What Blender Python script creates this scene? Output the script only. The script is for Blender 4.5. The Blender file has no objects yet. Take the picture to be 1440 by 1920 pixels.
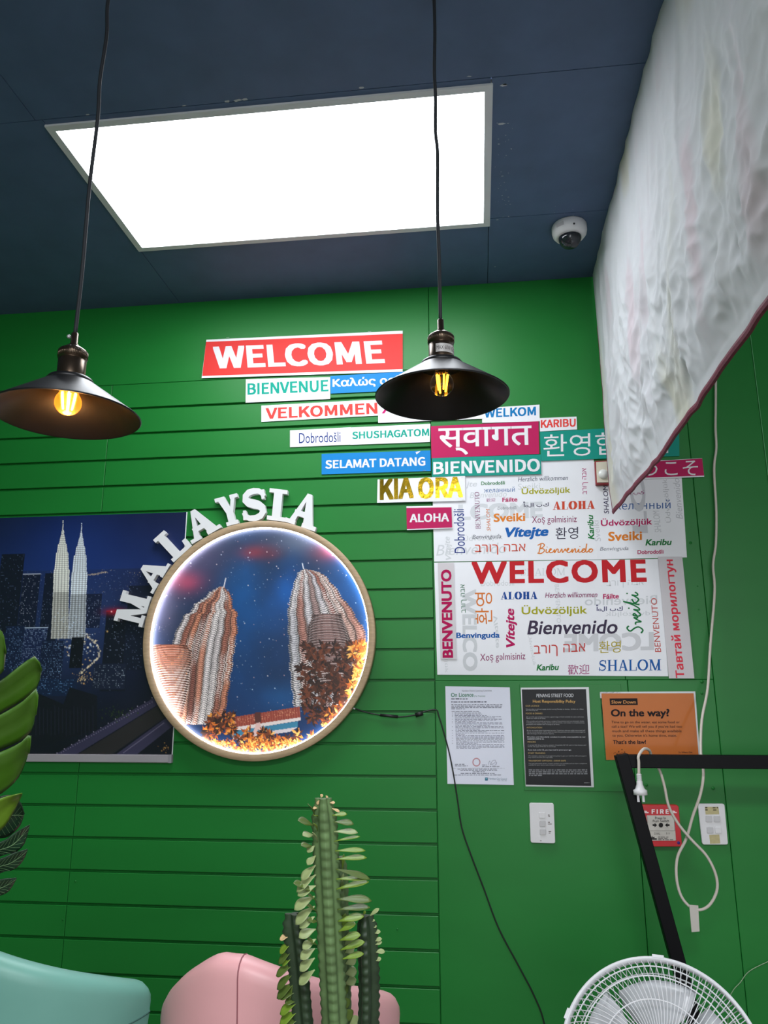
import bpy, math, random
import numpy as np
from mathutils import Vector, Matrix, noise

random.seed(7)
scene = bpy.context.scene
col = scene.collection
PI = math.pi

# ------------------------------------------------------------------ camera
FPX = 1452.5
YAW, PITCH, ROLL = -0.1191, 0.2423, -0.0020
CAM = Vector((0.0, -2.6321, 1.2))
CEIL = 2.723
_f = Vector((math.sin(YAW)*math.cos(PITCH), math.cos(YAW)*math.cos(PITCH), math.sin(PITCH)))
_r = Vector((math.cos(YAW), -math.sin(YAW), 0))
_u = _r.cross(_f)
_c, _s = math.cos(ROLL), math.sin(ROLL)
RT, UP, FW = _c*_r + _s*_u, -_s*_r + _c*_u, _f
cam_data = bpy.data.cameras.new('camera')
cam = bpy.data.objects.new('camera', cam_data); col.objects.link(cam)
cam_data.sensor_fit = 'VERTICAL'; cam_data.sensor_height = 24.0
cam_data.lens = FPX/1920*24.0
cam_data.clip_start = 0.02
cam.matrix_world = Matrix(((RT.x, UP.x, -FW.x, CAM.x), (RT.y, UP.y, -FW.y, CAM.y), (RT.z, UP.z, -FW.z, CAM.z), (0, 0, 0, 1)))
scene.camera = cam

# ------------------------------------------------------------------ world, lights, exposure
world = bpy.data.worlds.new('world'); scene.world = world; world.use_nodes = True
world.node_tree.nodes['Background'].inputs[0].default_value = (0.75, 0.85, 1.0, 1)
world.node_tree.nodes['Background'].inputs[1].default_value = 0.0
scene.view_settings.view_transform = 'Standard'
scene.view_settings.look = 'None'
scene.view_settings.exposure = 0.0
scene.view_settings.gamma = 1.0
scene.view_settings.use_curve_mapping = False
PANEL_STRENGTH = 11.5      # the recessed ceiling panels
def area_light(name, loc, rot, sx, sy, power, color):
    l = bpy.data.lights.new(name, 'AREA'); l.shape = 'RECTANGLE'; l.size = sx; l.size_y = sy
    l.energy = power; l.color = color
    o = bpy.data.objects.new(name, l); col.objects.link(o); o.location = loc; o.rotation_euler = rot
    return o
# unseen broad front light added behind the viewer, and the dining room's other lamps
area_light('front_fill_light', (1.0, -5.3, 1.5), (math.radians(90), 0, 0), 3.2, 2.0, 58, (0.93, 0.97, 1.0))
area_light('room_lamps', (0.25, -3.7, 2.68), (0, 0, 0), 1.2, 0.6, 104, (0.96, 0.98, 1.0))

# ------------------------------------------------------------------ pixel helpers (1440x1920 frame)
def ray(px, py):
    return FW + RT*((px-720)/FPX) + UP*((960-py)/FPX)
def wp(px, py, y=0.0):                      # point of the plane y = const
    d = ray(px, py); return CAM + d*((y-CAM.y)/d.y)
def xp(px, py, x):                          # point of the plane x = const
    d = ray(px, py); return CAM + d*((x-CAM.x)/d.x)
def zp(px, py, z):                          # point of the plane z = const
    d = ray(px, py); return CAM + d*((z-CAM.z)/d.z)
def dp(px, py, depth):                      # point at a depth along the view axis
    return CAM + ray(px, py)*depth
def crop(scale, ox, oy):
    return lambda x, y: (ox + x/scale, oy + y/scale)

# ------------------------------------------------------------------ materials
def lin(c):
    return tuple(((v/255)/12.92 if v/255 <= 0.04045 else ((v/255+0.055)/1.055)**2.4) for v in c)
MATS = {}
def mat(name, rgb, rough=0.6, metal=0.0, noise_amt=0.06, scale=6.0, bump=0.0, emit=None, emit_s=0.0, trans=0.0, alpha=1.0, spec=0.5, stretch=None, coat=0.0, sss=0.0):
    if name in MATS: return MATS[name]
    m = bpy.data.materials.new(name); m.use_nodes = True; nt = m.node_tree
    b = nt.nodes['Principled BSDF']
    c = lin(rgb)
    tc = nt.nodes.new('ShaderNodeTexCoord'); mp = nt.nodes.new('ShaderNodeMapping')
    nt.links.new(tc.outputs['Object'], mp.inputs[0])
    if stretch: mp.inputs['Scale'].default_value = stretch
    nz = nt.nodes.new('ShaderNodeTexNoise'); nz.inputs['Scale'].default_value = scale; nz.inputs['Detail'].default_value = 4
    nt.links.new(mp.outputs[0], nz.inputs['Vector'])
    mr = nt.nodes.new('ShaderNodeMapRange')
    mr.inputs[1].default_value = 0.25; mr.inputs[2].default_value = 0.75
    mr.inputs[3].default_value = 1-noise_amt; mr.inputs[4].default_value = 1+noise_amt
    nt.links.new(nz.outputs[0], mr.inputs[0])
    mx = nt.nodes.new('ShaderNodeVectorMath'); mx.operation = 'SCALE'
    mx.inputs[0].default_value = c
    nt.links.new(mr.outputs[0], mx.inputs['Scale'])
    nt.links.new(mx.outputs[0], b.inputs['Base Color'])
    b.inputs['Roughness'].default_value = rough; b.inputs['Metallic'].default_value = metal
    b.inputs['Specular IOR Level'].default_value = spec
    b.inputs['Coat Weight'].default_value = coat
    if coat: b.inputs['Coat Roughness'].default_value = 0.08
    if bump:
        bp = nt.nodes.new('ShaderNodeBump'); bp.inputs['Strength'].default_value = bump; bp.inputs['Distance'].default_value = 0.004
        nt.links.new(nz.outputs[0], bp.inputs['Height']); nt.links.new(bp.outputs[0], b.inputs['Normal'])
    if emit:
        b.inputs['Emission Color'].default_value = (*lin(emit), 1); b.inputs['Emission Strength'].default_value = emit_s
    if trans: b.inputs['Transmission Weight'].default_value = trans
    if alpha < 1: b.inputs['Alpha'].default_value = alpha
    MATS[name] = m
    return m
def ink(rgb): return mat('ink_%02x%02x%02x' % tuple(rgb), rgb, 0.6, noise_amt=0.02, spec=.15)
def vcol_mat(name, rough=0.4):
    m = bpy.data.materials.new(name); m.use_nodes = True; nt = m.node_tree
    a = nt.nodes.new('ShaderNodeVertexColor'); a.layer_name = 'print'
    nt.links.new(a.outputs[0], nt.nodes['Principled BSDF'].inputs['Base Color'])
    nt.nodes['Principled BSDF'].inputs['Roughness'].default_value = rough
    return m
GREEN = mat('green_wall_paint', (26, 120, 46), 0.42, noise_amt=0.05, scale=3.0, bump=0.12, spec=.36, stretch=(1, 1, 3))
NAVY = mat('dark_slate_ceiling_paint', (74, 94, 126), 0.6, noise_amt=0.10, scale=9.0, bump=0.1)
WHITE_PAPER = mat('white_paper', (236, 236, 241), 0.5, noise_amt=0.02, scale=14)
GREY_PAPER = mat('grey_white_paper', (206, 200, 204), 0.5, noise_amt=0.03, scale=14)
RED_PAPER = mat('coral_red_paper', (228, 58, 54), 0.5, spec=.2, noise_amt=0.02)
BLUE_PAPER = mat('bright_blue_paper', (10, 128, 200), 0.5, spec=.2, noise_amt=0.02)
MAGENTA_PAPER = mat('magenta_paper', (186, 22, 88), 0.5, spec=.2, noise_amt=0.02)
TEAL_PAPER = mat('teal_paper', (16, 146, 130), 0.5, spec=.2, noise_amt=0.02)
ORANGE_PAPER = mat('orange_paper', (192, 104, 36), 0.4, noise_amt=0.05, scale=10, spec=.25, coat=0.1)
BLACK_PAPER = mat('black_paper', (20, 20, 24), 0.5, noise_amt=0.1, spec=.25, coat=0.06)
BLACK_METAL = mat('satin_black_metal', (20, 21, 25), 0.35, 0.3, noise_amt=0.1)
SHADE_BLACK = mat('black_lamp_shade_enamel', (24, 24, 27), 0.42, 0.25, noise_amt=0.05)
BRONZE = mat('dark_bronze_metal', (92, 78, 66), 0.28, 0.9, noise_amt=0.1, scale=30)
CORD = mat('black_fabric_cord', (22, 26, 32), 0.7)
WHITE_PLASTIC = mat('white_plastic', (222, 220, 222), 0.38, noise_amt=0.02)
GREY_PLASTIC = mat('light_grey_plastic', (196, 194, 196), 0.4, noise_amt=0.02)
WHITE_CABLE = mat('cream_white_cable', (214, 204, 194), 0.5, noise_amt=0.02)
FRAME_BLACK = mat('black_powder_coated_steel', (6, 6, 10), 0.5, 0.0, spec=.15, noise_amt=0.15, scale=40)
WOOD = mat('pale_oak', (176, 150, 118), 0.5, noise_amt=0.16, scale=14, stretch=(2, 2, 12))
LETTER_WHITE = mat('matt_white_lacquer', (226, 226, 228), 0.45, noise_amt=0.01)
ALU = mat('brushed_aluminium', (190, 188, 192), 0.38, 0.5, noise_amt=0.05)

# ------------------------------------------------------------------ mesh builder
class MB:
    def __init__(s): s.v = []; s.f = []; s.mi = []; s.sm = []
    def add(s, vs, fs, mi=0, smooth=False):
        o = len(s.v); s.v += [Vector(v) for v in vs]
        s.f += [[i+o for i in f] for f in fs]; s.mi += [mi]*len(fs); s.sm += [smooth]*len(fs); return s
    def box(s, a, b, mi=0):
        (x0, y0, z0), (x1, y1, z1) = a, b
        x0, x1 = min(x0, x1), max(x0, x1); y0, y1 = min(y0, y1), max(y0, y1); z0, z1 = min(z0, z1), max(z0, z1)
        return s.add([(x0, y0, z0), (x1, y0, z0), (x1, y1, z0), (x0, y1, z0), (x0, y0, z1), (x1, y0, z1), (x1, y1, z1), (x0, y1, z1)],
                     [(3, 2, 1, 0), (4, 5, 6, 7), (0, 1, 5, 4), (1, 2, 6, 5), (2, 3, 7, 6), (3, 0, 4, 7)], mi)
    def prism(s, poly, dvec, mi=0):           # poly: list of 3D points, extruded by dvec
        n = len(poly); p = [Vector(q) for q in poly]; d = Vector(dvec)
        return s.add(p+[q+d for q in p], [tuple(range(n)), tuple(range(2*n-1, n-1, -1))]+[(i, i+n, (i+1) % n+n, (i+1) % n) for i in range(n)], mi)
    def tube(s, pts, r, n=10, mi=0, cap=True, smooth=True):
        pts = [Vector(p) for p in pts]; m = len(pts)
        rr = r if isinstance(r, (list, tuple)) else [r]*m
        T = [(pts[min(i+1, m-1)]-pts[max(i-1, 0)]).normalized() for i in range(m)]
        ref = Vector((0, 0, 1)) if abs(T[0].z) < 0.9 else Vector((1, 0, 0))
        N = T[0].cross(ref).normalized(); vs = []
        for i in range(m):
            N = (N-T[i]*N.dot(T[i])).normalized(); B = T[i].cross(N)
            vs += [pts[i]+(N*math.cos(2*PI*k/n)+B*math.sin(2*PI*k/n))*rr[i] for k in range(n)]
        fs = [(i*n+k, i*n+(k+1) % n, (i+1)*n+(k+1) % n, (i+1)*n+k) for i in range(m-1) for k in range(n)]
        s.add(vs, fs, mi, smooth)
        if cap:
            o = len(s.v)-len(vs)
            s.f += [[o+k for k in range(n-1, -1, -1)], [o+(m-1)*n+k for k in range(n)]]; s.mi += [mi]*2; s.sm += [False]*2
        return s
    def lathe(s, prof, n=40, mi=0, M=None, smooth=True):   # prof: (r, z); around local z
        M = M or Matrix.Identity(4); m = len(prof); vs = []
        for r, z in prof:
            vs += [M @ Vector((r*math.cos(2*PI*k/n), r*math.sin(2*PI*k/n), z)) for k in range(n)]
        return s.add(vs, [(i*n+k, i*n+(k+1) % n, (i+1)*n+(k+1) % n, (i+1)*n+k) for i in range(m-1) for k in range(n)], mi, smooth)
    def sphere(s, c, r, n=16, m=10, mi=0, sc=(1, 1, 1)):
        c = Vector(c); vs = []
        for j in range(m+1):
            t = PI*j/m
            vs += [c+Vector((r*sc[0]*math.sin(t)*math.cos(2*PI*k/n), r*sc[1]*math.sin(t)*math.sin(2*PI*k/n), r*sc[2]*math.cos(t))) for k in range(n)]
        return s.add(vs, [(j*n+k, (j+1)*n+k, (j+1)*n+(k+1) % n, j*n+(k+1) % n) for j in range(m) for k in range(n)], mi, True)
    def grid(s, rows, mi=0, smooth=True):
        h, w = len(rows), len(rows[0]); vs = [p for r in rows for p in r]
        return s.add(vs, [(j*w+i, j*w+i+1, (j+1)*w+i+1, (j+1)*w+i) for j in range(h-1) for i in range(w-1)], mi, smooth)
    def build(s, name, mats, parent=None, origin=None, fix=True, bevel=0.0):
        base = Vector(origin) if origin is not None else (world_of(parent) if parent is not None else None)
        if base is None:
            lo = Vector([min(v[i] for v in s.v) for i in range(3)]); hi = Vector([max(v[i] for v in s.v) for i in range(3)])
            base = (lo+hi)/2
        me = bpy.data.meshes.new(name)
        me.from_pydata([v-base for v in s.v], [], s.f)
        for m in (mats if isinstance(mats, (list, tuple)) else [mats]): me.materials.append(m)
        me.polygons.foreach_set('material_index', s.mi); me.polygons.foreach_set('use_smooth', s.sm)
        if fix:
            import bmesh
            bm = bmesh.new(); bm.from_mesh(me); bmesh.ops.recalc_face_normals(bm, faces=bm.faces); bm.to_mesh(me); bm.free()
        me.update()
        o = bpy.data.objects.new(name, me); col.objects.link(o)
        if parent is not None: o.parent = parent; o.location = base-world_of(parent)
        else: o.location = base
        if bevel:
            bv = o.modifiers.new('bevel', 'BEVEL'); bv.width = bevel; bv.segments = 3; bv.limit_method = 'ANGLE'
            for p in me.polygons: p.use_smooth = False
        return o
def world_of(o):
    v = Vector((0, 0, 0))
    while o is not None: v += o.location; o = o.parent
    return v
def tag(o, label=None, cat=None, group=None, kind=None):
    if label: o['label'] = label
    if cat: o['category'] = cat
    if group: o['group'] = group
    if kind: o['kind'] = kind
    return o
def thing(name, loc, label, cat, group=None):
    o = bpy.data.objects.new(name, None); col.objects.link(o); o.location = loc; o.empty_display_size = 0.05
    return tag(o, label, cat, group)
def smooth_path(pts, k=8):
    P = [Vector(p) for p in pts]; out = []
    Q = [2*P[0]-P[1]]+P+[2*P[-1]-P[-2]]
    for i in range(1, len(Q)-2):
        a, b, c, d = Q[i-1:i+3]
        for j in range(k):
            t = j/k
            out.append(0.5*((2*b)+(c-a)*t+(2*a-5*b+4*c-d)*t*t+(3*b-a-3*c+d)*t**3))
    out.append(P[-1]); return out

# ------------------------------------------------------------------ lettering
_txt = bpy.data.curves.new('text_source', 'FONT'); _txt.resolution_u = 3
_txto = bpy.data.objects.new('text_source', _txt); col.objects.link(_txto)
_default_font = _txt.font
try: _cyr = bpy.data.fonts.load(bpy.utils.system_resource('DATAFILES')+'/fonts/Noto Sans CJK Regular.woff2')
except Exception: _cyr = None
_cache = {}
def glyphs(text, font=None, track=1.0):
    key = (text, font, track); _txt.space_character = track
    if key in _cache: return _cache[key]
    _txt.body = text
    _txt.font = _cyr if (font == 'cjk' and _cyr) else _default_font
    bpy.context.view_layer.update()
    me = _txto.evaluated_get(bpy.context.evaluated_depsgraph_get()).to_mesh()
    V = [(v.co.x, v.co.y) for v in me.vertices]; F = [list(p.vertices) for p in me.polygons]
    _txto.evaluated_get(bpy.context.evaluated_depsgraph_get()).to_mesh_clear()
    _cache[key] = (V, F); return V, F
def capital(font):                           # height of the capitals of a face
    return max(p[1] for p in glyphs('H', font)[0])
def glyphs_schwa(text):                      # the turned e, set as an e turned about its own centre
    a, b = text.split('\u0259'); V, F = [], []; x = 0
    for part, turn in ((a, 0), ('e', 1), (b, 0)):
        v, f = glyphs(part); xs = [p[0] for p in v]; x0, x1 = min(xs), max(xs)
        if turn:
            ys = [p[1] for p in v]; cy = (min(ys)+max(ys))/2
            v = [(x0+x1-p[0], 2*cy-p[1]) for p in v]
        o = len(V); V = V+[(p[0]-x0+x, p[1]) for p in v]; F = F+[[i+o for i in q] for q in f]
        x += x1-x0+0.09
    return V, F
def stroke(pts, w):                          # ribbon polygons along 2D points; w number or list
    out = []; n = len(pts); ww = w if isinstance(w, list) else [w]*n; L = []; R = []
    for i in range(n):
        a, b = pts[max(i-1, 0)], pts[min(i+1, n-1)]; dx, dy = b[0]-a[0], b[1]-a[1]; l = math.hypot(dx, dy) or 1
        nx, ny = -dy/l*ww[i]/2, dx/l*ww[i]/2
        L.append((pts[i][0]+nx, pts[i][1]+ny)); R.append((pts[i][0]-nx, pts[i][1]-ny))
    for i in range(n-1): out.append([L[i], L[i+1], R[i+1], R[i]])
    return out
def rect(x0, y0, x1, y1): return [(x0, y0), (x1, y0), (x1, y1), (x0, y1)]
def serif_letter(ch, tk=0.24, tn=0.10, sh=0.07):     # polygons in a unit box, and the letter's width
    R = rect; s = sh; P = []
    def ell(cx, cy, rx, ry, a0, a1, wk, wn, n=22):
        pts = []; w = []
        for i in range(n+1):
            a = math.radians(a0+(a1-a0)*i/n); pts.append((cx+rx*math.cos(a), cy+ry*math.sin(a)))
            w.append(wn+(wk-wn)*abs(math.cos(a)))
        return stroke(pts, w)
    if ch == 'I': return [R(.5-tk*.9, 0, .5+tk*.9, 1), R(0, 0, 1, s), R(0, 1-s, 1, 1)], 0.55
    if ch == 'L': return [R(.13, 0, .13+tk*1.1, 1), R(0, 1-s, .26+tk*1.1, 1), R(0, 0, 1, s), [(1-tn*1.4, 0), (1, 0), (1, .34), (1-tn, .34)]], 0.8
    if ch == 'T': return [R(.5-tk/2, 0, .5+tk/2, 1), R(.25, 0, .75, s), R(0, 1-s, 1, 1), R(0, .72, tn*.8, 1), R(1-tn*.8, .72, 1, 1)], 0.8
    if ch == 'A': return [[(.09, 0), (.09+tn*1.15, 0), (.5, .84), (.56, 1), (.45, 1)], [(.44, 1), (.60, 1), (.95, 0), (.95-tk*1.15, 0)], R(.22, .28, .78, .28+max(tn, .06)),
                          R(0, 0, .34, s), R(.56, 0, 1.02, s)], 0.95
    if ch == 'M': return [R(.10, 0, .10+tn, 1), R(.90-tk*.85, 0, .90, 1), [(.08, 1), (.12+tk*.8, 1), (.57, .08), (.46, .0)], [(.90-tk*.5, 1), (.9, 1), (.56, .0), (.48, .0)],
                          R(0, 0, .20+tn, s), R(.84-tk, 0, 1, s), R(0, 1-s, .2, 1), R(.85, 1-s, 1, 1)], 1.2
    if ch == 'Y': return [[(.08, 1), (.08+tk*1.15, 1), (.5+tk*.5, .42), (.5-tk*.5, .42)], [(.9-tn, 1), (.92, 1), (.5+tk*.5, .42), (.5, .40)], R(.5-tk*.5, 0, .5+tk*.5, .46),
                          R(.24, 0, .76, s), R(0, 1-s, .44, 1), R(.66, 1-s, 1, 1)], 0.95
    if ch == 'H': return [R(.1, 0, .1+tk*.95, 1), R(.9-tk*.95, 0, .9, 1), R(.1, .46, .9, .46+tn), R(0, 0, .2+tk, s), R(.8-tk, 0, 1, s), R(0, 1-s, .2+tk, 1), R(.8-tk, 1-s, 1, 1)], 1.0
    if ch == 'E': return [R(.12, 0, .12+tk, 1), R(0, 0, 1, s), R(0, 1-s, .96, 1), R(.12, .47, .75, .47+tn), R(1-tn, 0, 1, .3), R(.96-tn, .72, .96, 1)], 0.8
    if ch == 'N': return [R(.1, 0, .1+tn, 1), R(.9-tn, 0, .9, 1), [(.06, 1), (.1+tk, 1), (.9, 0), (.9-tk, 0)], R(0, 0, .22+tn, s), R(.7, 1-s, 1, 1), R(0, 1-s, .2, 1)], 1.0
    if ch == 'V': return [[(.08, 1), (.08+tk*1.1, 1), (.58, 0), (.46, 0)], [(.92-tn, 1), (.92, 1), (.56, 0), (.48, 0)], R(0, 1-s, .42, 1), R(.66, 1-s, 1, 1)], 0.95
    if ch == 'U': return [R(.12, .3, .12+tk, 1), R(.86-tn, .3, .86, 1), R(0, 1-s, .24+tk, 1), R(.68, 1-s, 1, 1)]+ell(.12+tk/2+(.74-tk/2-tn/2)/2, .32, (.74-tk/2-tn/2)/2, .27, 180, 360, tk*.8, tn), 1.0
    if ch == 'O': return ell(.5, .5, .5-tk/2, .5-tn/2, 0, 360, tk, tn, 36), 1.05
    if ch == 'B': return [R(.12, 0, .12+tk, 1), R(0, 0, .5, s), R(0, 1-s, .5, 1), R(.12, .48, .5, .48+tn)]+ell(.5, .26, .38, .26-tn/2, -90, 90, tk, tn)+ell(.5, .76, .32, .24-tn/2, -90, 90, tk, tn), 0.85
    if ch == 'S':
        path = [(.88, .74), (.84, .85), (.70, .935), (.5, .95), (.30, .91), (.18, .80), (.17, .68), (.28, .59), (.48, .53), (.68, .47), (.81, .38), (.84, .25), (.74, .12), (.52, .055), (.30, .07), (.15, .15), (.10, .28)]
        mid = len(path)//2; w = [tn*.9+(tk-tn*.9)*max(0, 1-abs(i-mid)/6.0) if abs(i-mid) < 6 else tn*.9 for i in range(len(path))]
        return stroke(path, w)+[R(.80, .66, .92, .97), R(.06, .03, .17, .34)], 0.8
    return [], 0.35
def serif_word(text, tk, tn, sh, gap=0.07):
    V, F = [], []; x = 0
    for ch in text:
        polys, w = serif_letter(ch, tk/1.0, tn, sh)
        for p in polys:
            o = len(V); V += [(x+q[0]*w, q[1]) for q in p]; F.append(list(range(o, o+len(p))))
        x += w+gap
    return V, F
def lettering(text, LL, LR, UL, y, rgb, parent, name='lettering', bold=0.0, shear=0.0, serif=None, font=None, mirror=False, material=None, track=1.0):
    """Flat printed word whose ink box has its lower left, lower right and upper left corner at these places of the sheet."""
    if serif: V, F = serif_word(text, *serif)
    elif '\u0259' in text: V, F = glyphs_schwa(text)
    else: V, F = glyphs(text, font, track)
    if not V: return None
    fs = capital(font)/capital(None)
    Dp = [0.0]*len(V)                            # strokes that cross lie a hair's breadth apart
    if serif:
        for k, f in enumerate(F):
            for i in f: Dp[i] = (k % 9)*1.6e-5
    if bold:
        pen = [(1, 0), (1, 1), (0, 1), (-1, 1), (-1, 0), (-1, -1), (0, -1), (1, -1)]
        if bold >= .04: pen += [(.5, 1), (-.5, 1), (.5, -1), (-.5, -1)]
        n = len(pen); V0 = V; F0 = F; V = []; F = []; Dp = []
        for k in range(n):
            dx, dy = pen[k]; dx *= bold*fs*.85; dy *= bold*fs*.62
            o = len(V); V = V+[(a+dx, b+dy) for a, b in V0]; F = F+[[i+o for i in f] for f in F0]; Dp += [k*1.6e-5]*len(V0)
    if shear: V = [(a+shear*b, b) for a, b in V]
    x0 = min(p[0] for p in V); x1 = max(p[0] for p in V); y0 = min(p[1] for p in V); y1 = max(p[1] for p in V)
    A, B, C = wp(*LL, y), wp(*LR, y), wp(*UL, y)
    if mirror: A, B, C = B, A, C+(B-A)
    pts = [A+(B-A)*((a-x0)/(x1-x0))+(C-A)*((b-y0)/(y1-y0))+Vector((0, -d, 0)) for (a, b), d in zip(V, Dp)]
    mb = MB(); mb.add(pts, F)
    return mb.build(name, material or ink(rgb), parent, fix=False)

# ================================================================== THE SETTING
X0, X1, YB = -2.7, 2.5, -5.4
def structure(name, mb, m, parent=None, label=None):
    o = mb.build(name, m, parent)
    if parent is None: o['kind'] = 'structure'
    if label: o['label'] = label
    return o
# back wall: slat boards to the left of XS, sheets above and to the right
XS = wp(808, 790).x+0.0; XS = -0.146
GROOVE0, GP = 2.3923, 0.1016                     # first groove and the spacing of the boards
g = 0.0085
mb = MB()
mb.box((X0, 0.014, 0), (X1, 0.10, CEIL))         # the wall behind the boards
def board(x0, x1, z0, z1, y=0.0, e=0.0012):      # board with eased edges
    a = [(x0+e, y, z0+e), (x1-e, y, z0+e), (x1-e, y, z1-e), (x0+e, y, z1-e)]
    b = [(x0, y+e, z0), (x1, y+e, z0), (x1, y+e, z1), (x0, y+e, z1)]
    c = [(x0, 0.014, z0), (x1, 0.014, z0), (x1, 0.014, z1), (x0, 0.014, z1)]
    mb.add(a+b+c, [(0, 1, 2, 3)]+[(i, i+4, (i+1) % 4+4, (i+1) % 4) for i in range(4)]+[(i+4, i+8, (i+1) % 4+8, (i+1) % 4+4) for i in range(4)])
zt = GROOVE0-GP-0.004
XJ = -1.366
zgs = [GROOVE0-GP*k for k in range(1, 24)]
for k in range(len(zgs)-1):
    zu, zl = zgs[k]-g/2, zgs[k+1]+g/2
    if zl < 0: break
    board(XJ+0.0009, XS-0.0012, zl, zu); board(X0, XJ-0.0009, zl, zu)
zu = zgs[0]+g/2
board(XJ+0.0009, XS-0.0012, zu, 2.39); board(X0, XJ-0.0009, zu, 2.39)
board(X0, XS-0.0008, 2.3915, CEIL)
XP = 0.462; XQ = 0.983
zj = wp(1173, 1275).z
xj2 = wp(1173, 1275).x
board(XS+0.0012, xj2-0.0006, zj+0.0008, CEIL); board(xj2+0.0006, 0.741, zj+0.0008, CEIL)
board(0.7425, XQ-0.001, 0, CEIL); board(XQ+0.001, X1, 0, CEIL, y=-0.004)
xj3 = wp(1210, 1720).x
board(XS+0.0012, xj3-0.0009, 0, zj); board(xj3+0.0009, 0.741, 0, zj)
wall = structure('wall_back', mb, GREEN)
sb = MB(); sb.box((XQ-.0012, -.0048, 0), (XQ+.0008, .002, CEIL)); sb.build('seam_bead', mat('pale_green_edge', (96, 176, 112), .5), wall)  # thin bead in a paler green than the boards
# the painted-over hatch behind the black notice and the painted screws
hx0, hz1 = wp(974, 1283).x, wp(974, 1283).z; hx1, hz0 = wp(1178, 1484).x, wp(1178, 1484).z
hm = MB(); hm.box((hx0, -0.003, hz0), (hx1, 0.002, hz1)); hatch = hm.build('access_hatch', GREEN, wall, bevel=0.001)
for px, py, r in ((1295, 1018, .0045), (1316, 1278, .0055), (1316, 1300, .004), (1337, 1478, .005), (1212, 1472, .0045), (1308, 1099, .002), (1310, 1143, .002), (160, 737, .003), (142, 1652, .003), (118, 1724, .003), (745, 1742, .003)):
    p = wp(px, py); s = MB()
    s.lathe([(0.0001, -0.0026), (r*.55, -0.0026), (r*.6, -0.0018), (r*.9, -0.0024), (r, -0.0012), (r*1.05, 0.0008)], 16, M=Matrix.Translation(p) @ Matrix.Rotation(-PI/2, 4, 'X') @ Matrix.Scale(1, 4))
    for q in s.v: q.y = p.y-(abs(q.y-p.y)) if q.y > p.y else q.y
    s.build('screw', GREEN, wall)
DARKGREEN = mat('plain_green_side_wall', (40, 120, 62), 0.5)
mb = MB(); mb.box((X0-0.1, YB, 0), (X0, 0.1, CEIL)); structure('wall_left', mb, DARKGREEN)
mb = MB(); mb.box((X1, YB, 0), (X1+0.1, 0.1, CEIL)); structure('wall_right', mb, mat('pale_grey_wall', (170, 172, 172), 0.6))
mb = MB(); mb.box((X0-0.1, YB-0.1, 0), (X1+0.1, YB, CEIL)); structure('wall_front', mb, mat('pale_grey_wall', (170, 172, 172), 0.6))
mb = MB(); mb.box((X0-0.1, YB-0.1, -0.1), (X1+0.1, 0.1, 0)); structure('floor', mb, mat('grey_brown_floor', (112, 100, 90), 0.45, noise_amt=0.12))
# ceiling sheets with fine joints, and the opening of the light panel
LX0, LX1, LY1 = -1.1185, 0.0765, -0.3702; LY0 = LY1-0.595
mb = MB()
def sheet(x0, x1, y0, y1):
    j = 0.0011
    mb.box((x0+j, y0+j, CEIL), (x1-j, y1-j, CEIL+0.03))
ya = LY0-0.022
sheet(X0-.1, LX0, ya, 0.1); sheet(LX1, X1+.1, ya, LY1-0.03); sheet(LX1+0.0, X1+.1, LY1-0.03, 0.1)
sheet(LX0, LX1, LY1, 0.1); sheet(LX0, LX1, ya, LY0)
sheet(X0-.1, LX0-.02, YB-.1, ya); sheet(LX0-.02, X1+.1, YB-.1, ya)
mb.box((X0-.1, YB-.1, CEIL+0.03), (LX0, 0.1, CEIL+0.06)); mb.box((LX1, YB-.1, CEIL+0.03), (X1+.1, 0.1, CEIL+0.06))
mb.box((LX0, YB-.1, CEIL+0.03), (LX1, LY0, CEIL+0.06)); mb.box((LX0, LY1, CEIL+0.03), (LX1, 0.1, CEIL+0.06)); mb.box((LX0, LY0, CEIL+0.055), (LX1, LY1, CEIL+0.06))
ceiling = structure('ceiling', mb, NAVY)
# flakes of paint missing round the light panel
FLAKE = mat('bare_white_ceiling_board', (176, 180, 186), 0.7)
fl = MB()
rnd = random.Random(3)
def flake(x, y, r):
    n = 6; ps = [(x+r*rnd.uniform(.4, 1.2)*math.cos(2*PI*k/n)*1.6, y+r*rnd.uniform(.3, .8)*math.sin(2*PI*k/n), CEIL-0.0004) for k in range(n)]
    fl.add(ps, [tuple(range(n))])
for px, py, r in ((425, 190, .008), (445, 188, .008), (460, 186, .006), (345, 198, .004), (678, 164, .005), (880, 143, .004), (165, 215, .004), (945, 160, .008), (940, 232, .007), (946, 158, .005), (935, 270, .003), (928, 500, .003), (942, 330, .003), (932, 412, .003)):
    p = zp(px, py, CEIL); flake(p.x, p.y, r)
for k in range(34):
    p = zp(rnd.gauss(945, 10), rnd.uniform(230, 420), CEIL); flake(p.x, p.y, rnd.uniform(.0008, .002))
for k in range(10):
    p = zp(rnd.uniform(1005, 1080), rnd.uniform(385, 410), CEIL); flake(p.x, p.y, rnd.uniform(.0006, .0012))
fo = fl.build('paint_flakes', FLAKE, ceiling, fix=False); fo['kind'] = 'stuff'

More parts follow.
